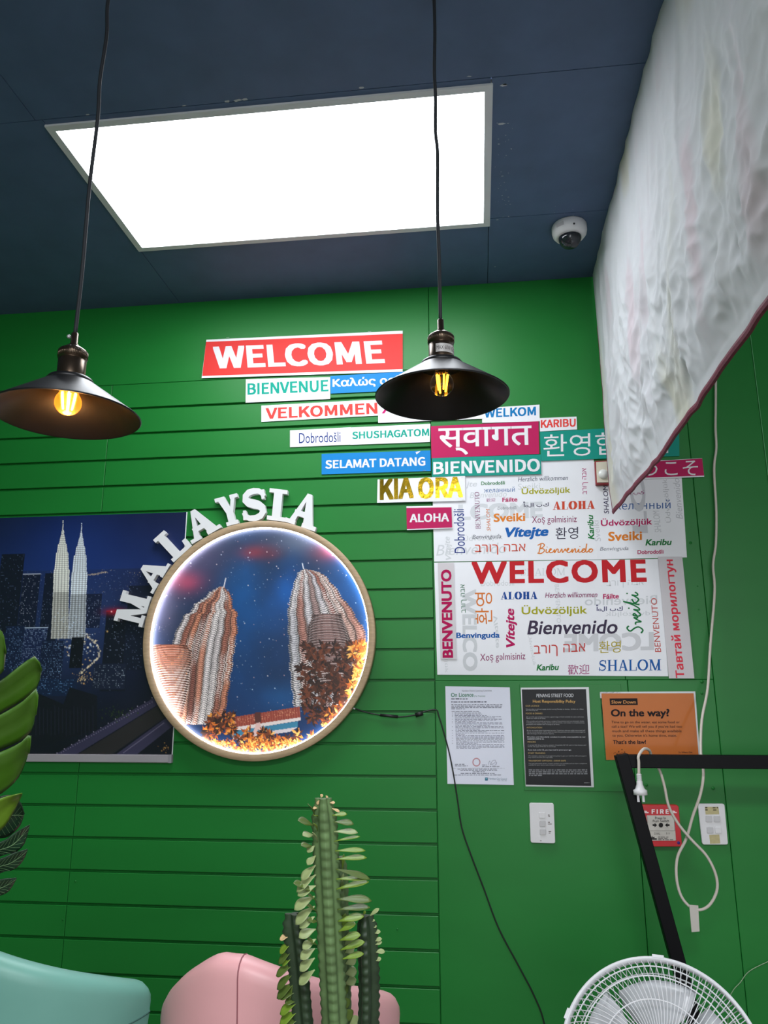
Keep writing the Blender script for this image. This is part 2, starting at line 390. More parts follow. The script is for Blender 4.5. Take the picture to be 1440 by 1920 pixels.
# ================================================================== CEILING LIGHT
def ceiling_light(x0, x1, y0, y1, label):
    t = thing('ceiling_light', ((x0+x1)/2, (y0+y1)/2, CEIL), label, 'ceiling light')
    w = 0.017; zf = CEIL-0.006
    f = MB()
    for a, b in (((x0-.004, y0-.004), (x1+.004, y0+w)), ((x0-.004, y1-w), (x1+.004, y1+.004)), ((x0-.004, y0+w), (x0+w, y1-w)), ((x1-w, y0+w), (x1+.004, y1-w))):
        f.box((*a, zf), (*b, CEIL+0.012))
    f.build('frame', mat('white_enamelled_trim', (205, 207, 210), 0.4), t)
    d = MB(); d.box((x0+w-.002, y0+w-.002, CEIL+0.002), (x1-w+.002, y1-w+.002, CEIL+0.008))
    d.build('diffuser', mat('lit_white_diffuser', (230, 232, 234), 0.5, emit=(244, 249, 255), emit_s=PANEL_STRENGTH), t)
    return t
ceiling_light(LX0, LX1, LY0, LY1, 'large lit rectangular white panel light set in the dark ceiling')
# ================================================================== PENDANT LAMPS
def pendant(px_axis_top, px_rim, depth, tape, label, knob, bulb_strength, cord_px):
    c = dp(*px_rim, depth)                       # centre of the shade's rim
    x, y, z = c
    t = thing('pendant_lamp', c, label, 'lamp', 'pendant lamps over the tables')
    M = Matrix.Translation(c)
    R_ = 0.1225
    s = MB()
    s.lathe([(R_, 0), (R_+.0015, .0015), (R_, .003), (.043, .060), (.040, .062), (.040, .0605), (R_-.003, .0022), (R_-.0015, .0003), (R_, 0)], 72, M=M)
    s.build('shade', SHADE_BLACK, t)
    s = MB(); s.lathe([(.0002, .0735), (.026, .0735), (.037, .069), (.0425, .0615), (.040, .0595), (.0002, .0595)], 48, M=M); s.build('shade_collar', SHADE_BLACK, t)
    s = MB()
    s.lathe([(.0235, .068), (.0235, .104), (.0215, .1055), (.0215, .1065), (.0245, .1075), (.0245, .121), (.0225, .1235), (.012, .131), (.0085, .133), (.0085, .1345), (.0062, .1355), (.0062, .156), (.0048, .1575), (.0002, .1575)], 48, M=M)
    s.build('socket', BRONZE, t)
    k = MB()                                     # knurled ring
    for i in range(60):
        a = 2*PI*i/60; k.tube([c+Vector((.0246*math.cos(a), .0246*math.sin(a), .109)), c+Vector((.0246*math.cos(a), .0246*math.sin(a), .120))], .0007, 5)
    k.build('knurled_ring', BRONZE, t)
    if knob:
        k = MB(); k.sphere(c+Vector((-.0095, -.003, .150)), .0036, 12, 8); k.build('set_screw', ALU, t)
    if tape:
        tp = MB(); n = 14; rows = []
        for zz in (.081, .098): rows.append([c+Vector((.0239*math.cos(a), .0239*math.sin(a), zz)) for a in [math.radians(-112+125*i/n) for i in range(n+1)]])
        tp.grid(rows); tpo = tp.build('tape_label', mat('silver_tape', (176, 172, 170), 0.35), t)
        V, F = glyphs('MAX 60W GLOBE'); x0 = min(v[0] for v in V); x1 = max(v[0] for v in V)
        pts = []
        for a, b in V:
            an = math.radians(-108+118*(a-x0)/(x1-x0)); pts.append(c+Vector((.0241*math.cos(an), .0241*math.sin(an), .0855+.0115*b)))
        l = MB(); l.add(pts, F); l.build('lettering', ink((70, 66, 64)), tpo, fix=False)
    # bulb
    b = MB(); bc = .0255
    prof = [(.0002, bc-.0225)]+[(.0225*math.sin(PI*i/14), bc-.0225*math.cos(PI*i/14)) for i in range(1, 11)]+[(.0135, .050), (.0125, .060)]
    b.lathe(prof, 32, M=M)
    glass = mat('amber_bulb_glass' if bulb_strength > 30 else 'clear_bulb_glass', (255, 190, 120) if bulb_strength > 30 else (255, 226, 196), 0.02 if bulb_strength < 30 else .2, trans=1.0 if bulb_strength < 30 else .75, noise_amt=0, emit=(255, 120, 30) if bulb_strength > 30 else None, emit_s=.55)
    bo = b.build('bulb', glass, t)
    fm = mat('filament_hot' if bulb_strength > 30 else 'filament_warm', (255, 190, 90), 0.5, emit=(255, 190, 90) if bulb_strength > 30 else (255, 176, 40), emit_s=bulb_strength)
    for i in range(4):
        a = 2*PI*i/4+.5
        f = MB(); f.tube([c+Vector((.0052*math.cos(a), .0052*math.sin(a), .016)), c+Vector((.0072*math.cos(a), .0072*math.sin(a), .040))], .0013, 6); f.build('filament', fm, bo)
    f = MB(); f.tube([c+Vector((0, 0, .038)), c+Vector((0, 0, .058))], .004, 8); f.build('stem', BRONZE, bo)
    # cord
    top = Vector((x, y, CEIL)); pts = []
    for i, (oy, ox) in enumerate(cord_px):
        pts.append(Vector((x+ox, y+ox*.3, z+.150+(CEIL-.012-z-.150)*oy)))
    cd = MB(); cd.tube(smooth_path(pts, 6), .0036, 10); cd.build('cord', CORD, t)
    r = MB(); r.lathe([(.0002, CEIL-.030), (.012, CEIL-.028), (.046, CEIL-.012), (.048, CEIL)], 32, M=Matrix.Translation((x, y, 0))); r.build('ceiling_rose', SHADE_BLACK, t)
    return t
pendant(None, (829, 745), 1.43, True, 'black cone pendant lamp with taped socket hanging before the welcome signs', False, 12, [(0, 0), (.15, .000), (.3, -.0012), (.46, .0012), (.52, -.0018), (.62, -.0004), (.7, -.0016), (.82, .001), (.92, .001), (1, 0)])
lampL = pendant(None, (125, 781), 1.34, False, 'black cone pendant lamp with glowing orange bulb hanging above the city poster', True, 60, [(0, 0), (.15, .001), (.35, -.0012), (.52, .001), (.62, -.002), (.74, .0018), (.82, -.0022), (.9, .001), (1, 0)])
pl = bpy.data.lights.new('bulb_glow', 'POINT'); pl.energy = 1.1; pl.color = (1.0, .45, .15); pl.shadow_soft_size = 0.02
plo = bpy.data.objects.new('bulb_glow', pl); col.objects.link(plo); plo.parent = lampL; plo.location = (0, 0, -.002)

# ================================================================== WALL SIGNS
def sheet_thing(name, quad, y, m, label, cat='sign', group='paper welcome signs', thick=0.0012, band=None, curl=None):
    """A sheet of paper or card on the wall: quad = upper left, upper right, lower right, lower left corner."""
    q = [wp(*p, y) for p in quad]
    mb = MB(); n, h = 16, 4; rows = []
    ctr = sum(q, Vector())/4
    for j in range(h+1):
        row = []
        for i in range(n+1):
            u, v = i/n, j/h
            p = q[0]*(1-u)*(1-v)+q[1]*u*(1-v)+q[2]*u*v+q[3]*(1-u)*v
            row.append(p)
        rows.append(row)
    front = [p for r in rows for p in r]; back = [p+Vector((0, thick, 0)) for p in front]; w = n+1
    F = [(j*w+i, (j+1)*w+i, (j+1)*w+i+1, j*w+i+1) for j in range(h) for i in range(n)]
    N = len(front)
    rim = [i for i in range(n+1)]+[j*w+n for j in range(1, h+1)]+[h*w+i for i in range(n-1, -1, -1)]+[j*w for j in range(h-1, 0, -1)]
    F2 = [tuple(k+N for k in reversed(f)) for f in F]+[(rim[k], rim[(k+1) % len(rim)], rim[(k+1) % len(rim)]+N, rim[k]+N) for k in range(len(rim))]
    mb.add(front+back, F+F2)
    o = mb.build(name, m); tag(o, label, cat, group); o['y'] = y
    del o['y']
    return o
def patch(quad, y, m, parent, name='printed_band'):
    q = [wp(*p, y) for p in quad]; mb = MB(); mb.add(q, [(3, 2, 1, 0)]); return mb.build(name, m, parent, fix=False)
def staples(parent, pts, y):
    for (a, b) in pts:
        p, q = wp(*a, y-.0004), wp(*b, y-.0004); s = MB(); s.tube([p, q], .0004, 5); s.build('staple', ALU, parent)
WHITE = (232, 230, 234); RED = (232, 70, 64); TEAL = (24, 158, 138); NAVYI = (34, 54, 124)
A = crop(2.667, 360, 600); B = crop(2.25, 700, 740); C1 = crop(4.57, 680, 680)
SG = 'paper welcome signs'
y1 = -.0035
# 1 large red banner
o = sheet_thing('welcome_sign', [(387, 637), (755, 620), (755, 697), (378, 709)], -.006, WHITE_PAPER, 'long coral red sign reading WELCOME in white, topmost of the signs')
patch([(386.5, 641), (755, 625.5), (755, 692), (379, 705)], -.0063, RED_PAPER, o)
lettering('WELCOME', A(112, 245), A(966, 217), A(104, 132), -.0066, WHITE, o, bold=.045, font='cjk')
staples(o, [((424, 632.8), (430, 632.5)), ((690, 621.5), (696, 621.3))], -.006)
o = sheet_thing('welcome_sign', [(461, 711), (619, 707), (619, 748), (460.5, 755)], y1, WHITE_PAPER, 'white sign reading BIENVENUE in teal capitals under the red WELCOME')
lettering('BIENVENUE', (464, 740.6), (616, 734), (464, 719), y1-.0003, TEAL, o, bold=.035, font='cjk')
staples(o, [((462, 715), (467, 714.6)), ((612, 708.5), (617, 708.2)), ((462, 752.6), (467, 752.4)), ((611, 746.4), (616, 746.2))], y1)
o = sheet_thing('welcome_sign', [(619.5, 705), (816, 693), (814, 729), (620, 738)], y1-.001, BLUE_PAPER, 'bright blue sign with white Greek lettering, partly hidden by the pendant lamp')
lettering('K\u03b1\u03bb\u03ce\u03c2 \u03bf\u03c1\u03af\u03c3\u03b1\u03c4\u03b5', (623.6, 729.5), (806, 721), (623.6, 709.5), y1-.0013, WHITE, o, bold=.03)
o = sheet_thing('welcome_sign', [(490, 760.5), (708, 749), (709.5, 779), (490, 791)], y1, WHITE_PAPER, 'white sign reading VELKOMMEN in coral red capitals')
lettering('VELKOMMEN', (498, 786), (708, 776), (498, 765), y1-.0003, RED, o, bold=.035, font='cjk')
staples(o, [((491, 763.5), (496, 763)), ((700, 752), (706, 751.6))], y1)
o = sheet_thing('welcome_sign', [(709, 738), (907, 726), (907, 785), (709, 793)], y1-.001, WHITE_PAPER, 'white sign with magenta script almost wholly hidden behind the pendant shade')
lettering('Xo\u015f g\u0259lmisiniz', (716, 785), (900, 777), (716, 746), y1-.0013, (196, 30, 110), o, bold=.02, shear=.2)
o = sheet_thing('welcome_sign', [(904, 765), (1011.5, 758.7), (1012, 789.8), (904, 793)], y1, WHITE_PAPER, 'white sign reading WELKOM in blue, right of the pendant shade')
lettering('WELKOM', (908, 783.5), (1005, 779), (908, 766.7), y1-.0003, (22, 122, 184), o, bold=.035, font='cjk')
o = sheet_thing('welcome_sign', [(1012, 784), (1081, 781), (1082, 805), (1012.4, 809)], y1, WHITE_PAPER, 'small white sign reading KARIBU in coral red capitals')
lettering('KARIBU', (1014, 802.5), (1079.5, 800), (1014, 787.5), y1-.0003, RED, o, bold=.035, font='cjk')
o = sheet_thing('welcome_sign', [(543.7, 807), (658, 801), (657, 833.6), (543.7, 838.5)], y1, WHITE_PAPER, 'white sign with the word Dobrodo\u0161li in narrow navy letters')
lettering('Dobrodo\u0161li', (560.6, 831.4), (638.6, 828.7), (560.6, 812), y1-.0003, NAVYI, o)
o = sheet_thing('welcome_sign', [(658, 801.5), (807, 794.6), (806, 828.7), (657, 834)], y1-.0003, WHITE_PAPER, 'white sign reading SHUSHAGATOM in teal capitals')
lettering('SHUSHAGATOM', (660.4, 823.5), (804.7, 817.5), (660.4, 809.5), y1-.0006, TEAL, o, bold=.035, font='cjk')
o = sheet_thing('welcome_sign', [(603, 851), (807, 844.5), (807.7, 883), (603, 889.5)], y1, BLUE_PAPER, 'bright blue sign reading SELAMAT DATANG in white capitals')
lettering('SELAMAT DATANG', (610, 879), (797.6, 873), (610, 863), y1-.0003, WHITE, o, bold=.035, font='cjk')
patch([(779, 847.5), (789, 845.3), (785, 849), (781, 852)], y1-.0003, ink((210, 215, 222)), o, 'torn_spot')
staples(o, [((793, 882.6), (799, 882.4))], y1)
GOLD = mat('gold_foil', (190, 156, 40), 0.18, 1.0, noise_amt=.15, scale=24, bump=.22)
o = sheet_thing('welcome_sign', [(708, 899), (872, 892.5), (872.6, 939), (707, 942.7)], -.0075, WHITE_PAPER, 'white sign reading KIA ORA in shiny gold foil capitals')
lettering('KIA', C1(146, 1178), C1(438, 1160), C1(146, 1000), -.0078, (176, 146, 42), o, bold=.05, material=GOLD, font='cjk')
lettering('ORA', C1(474, 1168), C1(860, 1156), C1(474, 986), -.0078, (176, 146, 42), o, bold=.05, material=GOLD, font='cjk')
staples(o, [((710, 901.5), (714, 901.3)), ((864, 895.2), (869, 895)), ((711, 941), (715, 940.8)), ((866, 937.5), (870, 937.3))], -.0075)
o = sheet_thing('welcome_sign', [(762, 949.5), (846.5, 947.5), (848, 990.5), (763, 994)], -.0075, WHITE_PAPER, 'small magenta sign reading ALOHA in white, under the gold lettering')
patch([(762, 952.5), (846.6, 951), (847.8, 989), (762.9, 992)], -.0078, MAGENTA_PAPER, o)
lettering('ALOHA', (768, 979.6), (842, 978), (768, 963.6), -.0081, WHITE, o, bold=.035, font='cjk')
o = sheet_thing('welcome_sign', [(808, 799), (1009.8, 789.8), (1011, 851), (809, 859)], y1-.0005, MAGENTA_PAPER, 'large magenta sign with white Devanagari lettering beside the pendant lamp')
lettering('\u0938\u094d\u0935\u093e\u0917\u0924', (822, 854), (998, 849), (822, 803.5), y1-.0008, WHITE, o, bold=.012)
o = sheet_thing('welcome_sign', [(810, 859), (1014, 852), (1015, 889), (810, 894)], -.0075, TEAL_PAPER, 'teal sign reading BIENVENIDO in large white capitals')
lettering('BIENVENIDO', (812.4, 890), (1013, 884), (812.4, 866), -.0078, WHITE, o, bold=.035, font='cjk')
o = sheet_thing('welcome_sign', [(1012.4, 810), (1273, 796), (1274, 855), (1014.7, 864.4)], -.0065, TEAL_PAPER, 'long teal sign with white Korean lettering running behind the cloth')
lettering('\ud658\uc601\ud569\ub2c8\ub2e4', (1019, 857), (1261, 849), (1019, 815), -.0068, WHITE, o)
o = sheet_thing('welcome_sign', [(1162, 868), (1316.5, 859), (1320.5, 894), (1163, 900)], -.0085, WHITE_PAPER, 'magenta sign with white Japanese lettering at the right, behind the cloth corner')
patch([(1162, 869), (1316.5, 859.5), (1320.2, 891.7), (1163, 897.5)], -.0088, MAGENTA_PAPER, o)
lettering('\u3088\u3046\u3053\u305d', (1172, 893), (1309, 891), (1172, 865), -.0091, WHITE, o)

def script(text, LL, LR, UL, yy, rgb, parent, paths, w):
    V, F = [], []
    for p in paths:
        sp = smooth_path([(a, b, 0) for a, b in p], 6)
        for q in stroke([(a.x, a.y) for a in sp], w): k = len(V); V += q; F.append(list(range(k, k+4)))
    x0 = min(a for a, b in V); x1 = max(a for a, b in V); b0 = min(b for a, b in V); b1 = max(b for a, b in V)
    a_, b_, c_ = wp(*LL, yy), wp(*LR, yy), wp(*UL, yy)
    m = MB(); m.add([a_+(b_-a_)*((p-x0)/(x1-x0))+(c_-a_)*((q-b0)/(b1-b0))+Vector((0, -((i//4) % 11)*1.4e-5, 0)) for i, (p, q) in enumerate(V)], F)
    return m.build('lettering', ink(rgb), parent, fix=False)
ARAB = [[(0, 0), (0, .55), (0, .95)], [(.1, 1.38), (-.05, 1.36), (-.06, 1.26), (.08, 1.22)], [(-.12, 1.16), (.14, 1.2)], [(.36, .42), (.2, .3), (.24, .08), (.42, .02), (.54, .16), (.5, .34), (.36, .42)],
        [(1.0, .98), (1.0, .2), (.92, -.08), (.74, -.1), (.66, .1)], [(1.26, 0), (1.26, .98)], [(1.85, .45), (1.8, .18), (1.95, .03), (2.35, .03), (2.5, .2), (2.46, .45)], [(2.12, -.28), (2.2, -.28)],
        [(2.82, .38), (2.78, .14), (2.95, .02), (3.3, .02), (3.42, .14), (3.42, .98)], [(3.22, .68), (3.06, .6), (3.2, .46), (3.02, .34)]]
# ------------------------------------------------------------------ word posters
GH = (210, 212, 216)
D = crop(5.538, 870, 880); E_ = crop(7.2, 1100, 880); Fc = crop(6.26, 830, 1040); Cc = crop(2.769, 800, 1030); G = crop(5.143, 1040, 1080)
DK = (34, 122, 62); OR = (224, 128, 44); MG = (184, 20, 92); OL = (168, 166, 34); PL = (128, 44, 96); RO = (206, 76, 52); BL = (28, 98, 176); GY = (112, 114, 124); DKN = (50, 48, 76)
HEB = '\u05d1\u05e8\u05d5\u05da \u05d4\u05d1\u05d0'; 
KOR = '\ud658\uc601'; CHI = '\u6b61\u8fce'; RUS = '\u0436\u0435\u043b\u0430\u043d\u043d\u044b\u0439'
SB = (.34, .07, .05); SN = (.17, .07, .05); SL = (.12, .05, .04)
y = -.002
o = sheet_thing('word_poster', [(810, 872), (1113, 858), (1120, 1049), (814, 1053)], y, WHITE_PAPER, 'white poster of many small coloured greetings under the BIENVENIDO sign', 'poster', 'greeting posters')
t = y-.0003; gh = y-.0001
lettering('LCOME', D(-60, 530), D(820, 500), D(-60, 365), gh, (214, 216, 220), o, bold=.05)
lettering('Sveiki', D(560, 212), D(790, 200), D(560, 150), gh, GH, o)
lettering('Bienvenido', D(60, 300), D(445, 285), D(60, 240), gh, GH, o, shear=.2)
lettering('jte', D(20, 200), D(135, 195), D(20, 130), gh, GH, o, bold=.02, shear=.2)
lettering('Bienvenido', (818, 1042), (950, 1037), (818, 1022), gh, GH, o, shear=.2)
lettering('V\u00edtejte', (850, 1050), (846, 1006), (836, 1050), gh, GH, o, bold=.02, shear=.2)
lettering('\u00dcdv\u00f6z\u00f6lj\u00fck', (868, 1018), (943, 1014), (868, 1003), gh, GH, o)
lettering('Dobrodo\u0161li', D(178, 165), D(424, 157), D(178, 128), t, DK, o, bold=.025)
lettering('Herzlich willkommen', D(560, 128), D(1080, 110), D(560, 80), t, (84, 88, 104), o, shear=.2)
lettering(RUS, D(208, 243), D(528, 232), D(208, 190), t, (52, 102, 160), o, font='cjk')
lettering('\u00dcdv\u00f6z\u00f6lj\u00fck', D(598, 278), D(1105, 262), D(598, 186), t, OL, o, bold=.022)
lettering(HEB, D(1293, 258), D(1285, -10), D(1232, 258), t, (176, 36, 110), o)
lettering('BENVENUTO', D(172, 618), D(158, 235), D(122, 618), t, (130, 56, 104), o, serif=(.16, .07, .045))
lettering(CHI, D(232, 340), D(325, 335), D(232, 303), t, (166, 84, 136), o)
lettering('F\u00e1ilte', D(398, 340), D(555, 333), D(398, 295), t, MG, o, bold=.03)
script('', D(615, 405), D(880, 395), D(615, 335), t, DKN, o, ARAB, .12)
lettering('ALOHA', D(922, 422), D(1360, 410), D(922, 335), t, RO, o, serif=SB)
lettering('Dobrodo\u0161li', D(348, 420), D(545, 413), D(348, 388), t, GY, o, shear=.2)
lettering('SHALOM', D(277, 640), D(267, 410), D(237, 640), t, (206, 110, 44), o, shear=.2)
lettering('Sveiki', D(308, 547), D(635, 538), D(308, 460), t, OR, o, bold=.03)
lettering('Xo\u015f g\u0259lmisiniz', D(705, 580), D(1172, 570), D(705, 488), t, (140, 44, 92), o)
lettering('Karibu', D(1355, 728), D(1340, 472), D(1290, 728), t, DK, o, bold=.03, shear=.2)
lettering('Benvinguda', D(87, 738), D(385, 730), D(87, 680), t, GY, o, shear=.2)
lettering('V\u00edtejte', D(428, 735), D(878, 722), D(428, 605), t, BL, o, bold=.045, shear=.2)
lettering(KOR, D(950, 728), D(1185, 720), D(950, 605), t, (58, 54, 74), o)
lettering(HEB, D(115, 890), D(640, 880), D(115, 783), t, RO, o)
bien = [[(.6, 0), (.95, 1.6), (1.05, 2.0)], [(.4, 1.75), (1.2, 2.15), (1.65, 1.8), (1.3, 1.25), (.85, 1.05), (1.5, .95), (1.6, .45), (1.0, .0), (.35, .1)],
        [(2.0, .9), (1.95, .3), (2.2, .15), (2.55, .5), (2.9, .85), (2.75, 1.0), (2.55, .6), (2.7, .15), (3.2, .3), (3.5, .8), (3.5, .1), (3.9, .85), (4.15, .8), (4.15, .2), (4.5, .3), (4.8, .9), (4.95, .15), (5.45, .9), (5.5, .5)],
        [(5.5, .45), (5.9, .6), (6.1, .95), (5.85, .95), (5.75, .4), (6.05, .1), (6.5, .4), (6.7, .85), (6.7, .1), (7.1, .85), (7.3, .8), (7.3, .2), (7.6, .25), (7.9, .8), (7.9, .2), (8.2, .2), (8.5, .4), (9.0, .85), (8.6, .8), (8.45, .3), (8.75, .1), (9.1, .6), (9.35, 1.95)],
        [(9.35, 1.9), (9.15, .4), (9.35, .15), (9.7, .5), (10.2, .85), (9.8, .75), (9.75, .25), (10.1, .15), (10.4, .6), (10.15, .85)], [(2.1, 1.3), (2.18, 1.42)], [(8.05, 1.3), (8.13, 1.42)]]
script('', D(760, 880), D(1343, 872), D(760, 765), t, (222, 126, 44), o, bien, .2)
lettering('Dobrodo\u0161li', (872.4, 1037), (869.8, 954.7), (852.4, 1037), t, (44, 62, 134), o)
o = sheet_thing('word_poster', [(1113, 866), (1276, 862), (1288, 1045), (1119.5, 1049)], y-.0008, WHITE_PAPER, 'white poster of coloured greetings under the tip of the hanging cloth', 'poster', 'greeting posters')
t = y-.0011; gh = y-.00095
lettering('\u00dcdv\u00f6z\u00f6lj\u00fck', E_(1160, 720), E_(1100, 130), E_(1060, 720), gh, (200, 200, 206), o)
lettering('Bienvenido', E_(1300, 670), E_(1250, 120), E_(1210, 670), gh, (200, 200, 206), o, shear=.2)
lettering('LC', E_(830, 860), E_(780, 150), E_(620, 860), gh, (204, 204, 210), o, bold=.04)
lettering('Sveiki', E_(195, 970), E_(160, 690), E_(110, 970), gh, (206, 206, 212), o)
lettering('SHALOM', E_(1010, 850), E_(980, 560), E_(920, 850), gh, (204, 204, 210), o)
lettering('SHALOM', E_(302, 598), E_(285, 215), E_(235, 598), t, (62, 56, 84), o, bold=.008, shear=.1)
script('', E_(480, 365), E_(775, 350), E_(480, 270), t, (150, 50, 112), o, ARAB, .12)
lettering(RUS, E_(352, 548), E_(1133, 528), E_(352, 430), t, (54, 96, 158), o, font='cjk')
lettering('\u00dcdv\u00f6z\u00f6lj\u00fck', E_(192, 792), E_(885, 770), E_(192, 665), t, MG, o, bold=.02)
lettering('Sveiki', E_(292, 970), E_(748, 955), E_(292, 845), t, OR, o, bold=.03)
pk = patch([E_(770, 915), E_(1155, 905), E_(1158, 1035), E_(770, 1040)], t-.0003, WHITE_PAPER, o, 'pasted_slip')
lettering('Karibu', E_(792, 1030), E_(1150, 1022), E_(792, 945), t-.0006, DK, pk, bold=.035, shear=.2)
lettering('Benvinguda', E_(180, 1115), E_(565, 1105), E_(180, 1050), t, GY, o, shear=.2)
lettering('Dobrodo\u0161li', E_(686, 1145), E_(1037, 1138), E_(686, 1090), t, MG, o, bold=.025)
o = sheet_thing('word_poster', [(814, 1055), (1236, 1048), (1253, 1268), (820, 1265)], y, WHITE_PAPER, 'wide white poster with big red WELCOME above many coloured greetings', 'poster', 'greeting posters')
t = y-.0003; gh = y-.0001
lettering('WELCO', (866, 1105), (868, 1258), (893, 1105), gh, (208, 210, 214), o, bold=.045)
lettering('LCOME', G(90, 735), G(960, 715), G(90, 560), gh, (208, 208, 212), o, bold=.05, mirror=True)
lettering('Bienvenido', G(290, 285), G(990, 270), G(290, 200), gh, GH, o, bold=.01, mirror=True)
lettering('\u00dcdv\u00f6z\u00f6lj\u00fck', G(490, 400), G(1000, 390), G(490, 335), gh, GH, o, mirror=True)
lettering('SHALOM', Fc(920, 250), Fc(1440, 240), Fc(920, 165), gh, GH, o, serif=SL)
lettering('Dobrodo\u0161li', Fc(450, 370), Fc(840, 362), Fc(450, 305), gh, GH, o)
lettering('V\u00edtejte', (935, 1155), (938, 1215), (925, 1155), gh, GH, o, bold=.02, shear=.2)
lettering('\u00dcdv\u00f6z\u00f6lj\u00fck', (988, 1190), (998, 1248), (997, 1190), gh, GH, o)
lettering('\u00dcdv\u00f6z\u00f6lj\u00fck', (829, 1175), (833, 1262), (838, 1175), gh, GH, o)
lettering('BENVENUTO', (1040, 1096), (1044, 1168), (1048, 1096), gh, GH, o)
lettering(HEB, G(500, 115), G(860, 105), G(500, 45), gh, GH, o)
lettering('WELCOME', (884, 1095), (1212.8, 1091.4), (884, 1053), t, (196, 36, 44), o, bold=.042, track=1.16)
lettering(HEB, Fc(290, 682), Fc(275, 350), Fc(222, 682), t, (46, 112, 76), o)
lettering(KOR, Fc(588, 815), Fc(580, 445), Fc(385, 815), t, (216, 118, 48), o)
lettering('ALOHA', Fc(682, 527), Fc(1113, 522), Fc(682, 437), t, (28, 74, 150), o, serif=SB)
lettering('Herzlich willkommen', Cc(615, 252), Cc(886, 248), Cc(615, 225), t, (138, 40, 96), o, bold=.008, shear=.2)
lettering('F\u00e1ilte', Cc(916, 258), Cc(998, 255), Cc(916, 232), t, MG, o, bold=.03)
lettering('\u00dcdv\u00f6z\u00f6lj\u00fck', Cc(493, 350), Cc(833, 346), Cc(493, 290), t, OL, o, bold=.018)
script('', Cc(880, 328), Cc(1018, 325), Cc(880, 287), t, (58, 56, 106), o, ARAB, .12)
svei = [[(1.3, 2.0), (.9, 2.3), (.4, 1.9), (.9, 1.2), (1.1, .6), (.6, .05), (.05, .35)], [(1.5, 1.0), (1.9, .9), (2.0, .15), (2.3, .6), (2.7, 1.1), (2.6, .6)], [(2.6, .55), (3.1, .7), (3.4, 1.0), (3.1, 1.15), (2.95, .5), (3.2, .1), (3.8, .5), (4.1, 1.0), (4.0, .2), (4.4, .3), (5.0, 1.2), (5.5, 2.4)],
        [(5.5, 2.4), (4.9, .05)], [(5.9, 1.1), (5.2, .7), (5.8, .1), (6.3, .5), (6.6, 1.0), (6.5, .3), (6.8, .15), (7.1, .5)], [(4.25, 1.6), (4.4, 1.75)], [(6.8, 1.6), (6.95, 1.75)]]
script('', G(862, 555), G(810, 150), G(695, 555), t, (28, 116, 62), o, svei, .24)
lettering('BENVENUTO', G(1028, 732), G(985, 212), G(968, 732), t, (196, 82, 76), o)
lettering('Benvinguda', Fc(160, 1000), Fc(670, 995), Fc(160, 915), t, (24, 92, 168), o, bold=.035)
lettering('V\u00edtejte', Fc(882, 1090), Fc(870, 632), Fc(745, 1090), t, MG, o, bold=.035, shear=.2)
lettering('Bienvenido', Cc(522, 443), Cc(992, 438), Cc(522, 370), t, (62, 52, 74), o, bold=.018, shear=.18)
lettering(HEB, Cc(557, 560), Cc(825, 547), Cc(557, 500), t, (200, 66, 62), o)
lettering(KOR, Cc(893, 540), Cc(1008, 535), Cc(893, 478), t, (176, 160, 50), o)
lettering('SHALOM', Cc(895, 632), Cc(1218, 628), Cc(895, 575), t, (32, 92, 164), o, serif=(.20, .08, .045))
lettering('Karibu', Cc(570, 630), Cc(687, 627), Cc(570, 598), t, DK, o, bold=.035, shear=.2)
lettering(CHI, Cc(733, 652), Cc(845, 648), Cc(733, 600), t, (160, 50, 112), o)
lettering('Xo\u015f g\u0259lmisiniz', Fc(440, 1275), Fc(970, 1255), Fc(440, 1165), t, (140, 40, 96), o)
o = sheet_thing('word_strip', [Cc(58, 70), Cc(140, 70), Cc(155, 570), Cc(72, 570)], -.0055, GREY_PAPER, 'narrow pale strip with BENVENUTO upright in magenta, left edge of the wide poster', 'poster strip', 'greeting strips')
lettering('BENVENUTO', Cc(138, 563), Cc(128, 105), Cc(82, 563), -.0058, (178, 14, 82), o, bold=.045)
o = sheet_thing('word_strip', [Cc(1200, 38), Cc(1327, 38), Cc(1390, 670), Cc(1258, 670)], -.0055, GREY_PAPER, 'pale strip with upright red Cyrillic lettering at the right end of the wide poster', 'poster strip', 'greeting strips')
lettering('\u0422\u0430\u0432\u0442\u0430\u0439 \u043c\u043e\u0440\u0438\u043b\u043e\u0433\u0442\u0443\u043d', Cc(1352, 668), Cc(1290, 52), Cc(1290, 668), -.0058, (222, 62, 80), o, bold=.03, font='cjk')
staples(o, [(Cc(1210, 60), Cc(1212, 66)), (Cc(1318, 50), Cc(1320, 56)), (Cc(1268, 655), Cc(1270, 661)), (Cc(1372, 655), Cc(1374, 661))], -.0055)

# ------------------------------------------------------------------ notices
L = crop(4.235, 800, 1260)
def dashes(x0, x1, yy, tone, parent, conv, yp, h=6, slope=0.0, seed=0):      # a line of type too small to read
    r = random.Random(int(x0*7+yy*13)+seed); m = MB(); x = x0
    while x < x1-4:
        w = min(r.uniform(9, 34), x1-x); a = (yy+slope*(x-x0)); b = yy+slope*(x+w-x0)
        hh = h*r.uniform(.75, 1.05)
        q = [wp(*conv(x, a-hh), yp), wp(*conv(x+w, b-hh), yp), wp(*conv(x+w, b), yp), wp(*conv(x, a), yp)]
        m.add(q, [(3, 2, 1, 0)]); x += w+r.uniform(4, 8)
    return m
def text_block(lines, tone, parent, conv, yp, h=6):
    m = MB()
    for i, (x0, x1, yy) in enumerate(lines):
        d = dashes(x0, x1, yy, tone, parent, conv, yp, h); m.add(d.v, d.f)
    return m.build('small_print', ink(tone), parent, fix=False)
o = sheet_thing('notice', [L(148, 113), L(660, 122), L(692, 897), L(165, 888)], -.003, mat('cool_white_paper', (222, 224, 238), .5, noise_amt=.02), 'white On Licence notice with green heading beside the slatted boards', 'notice', 'notices')
ly = -.0033
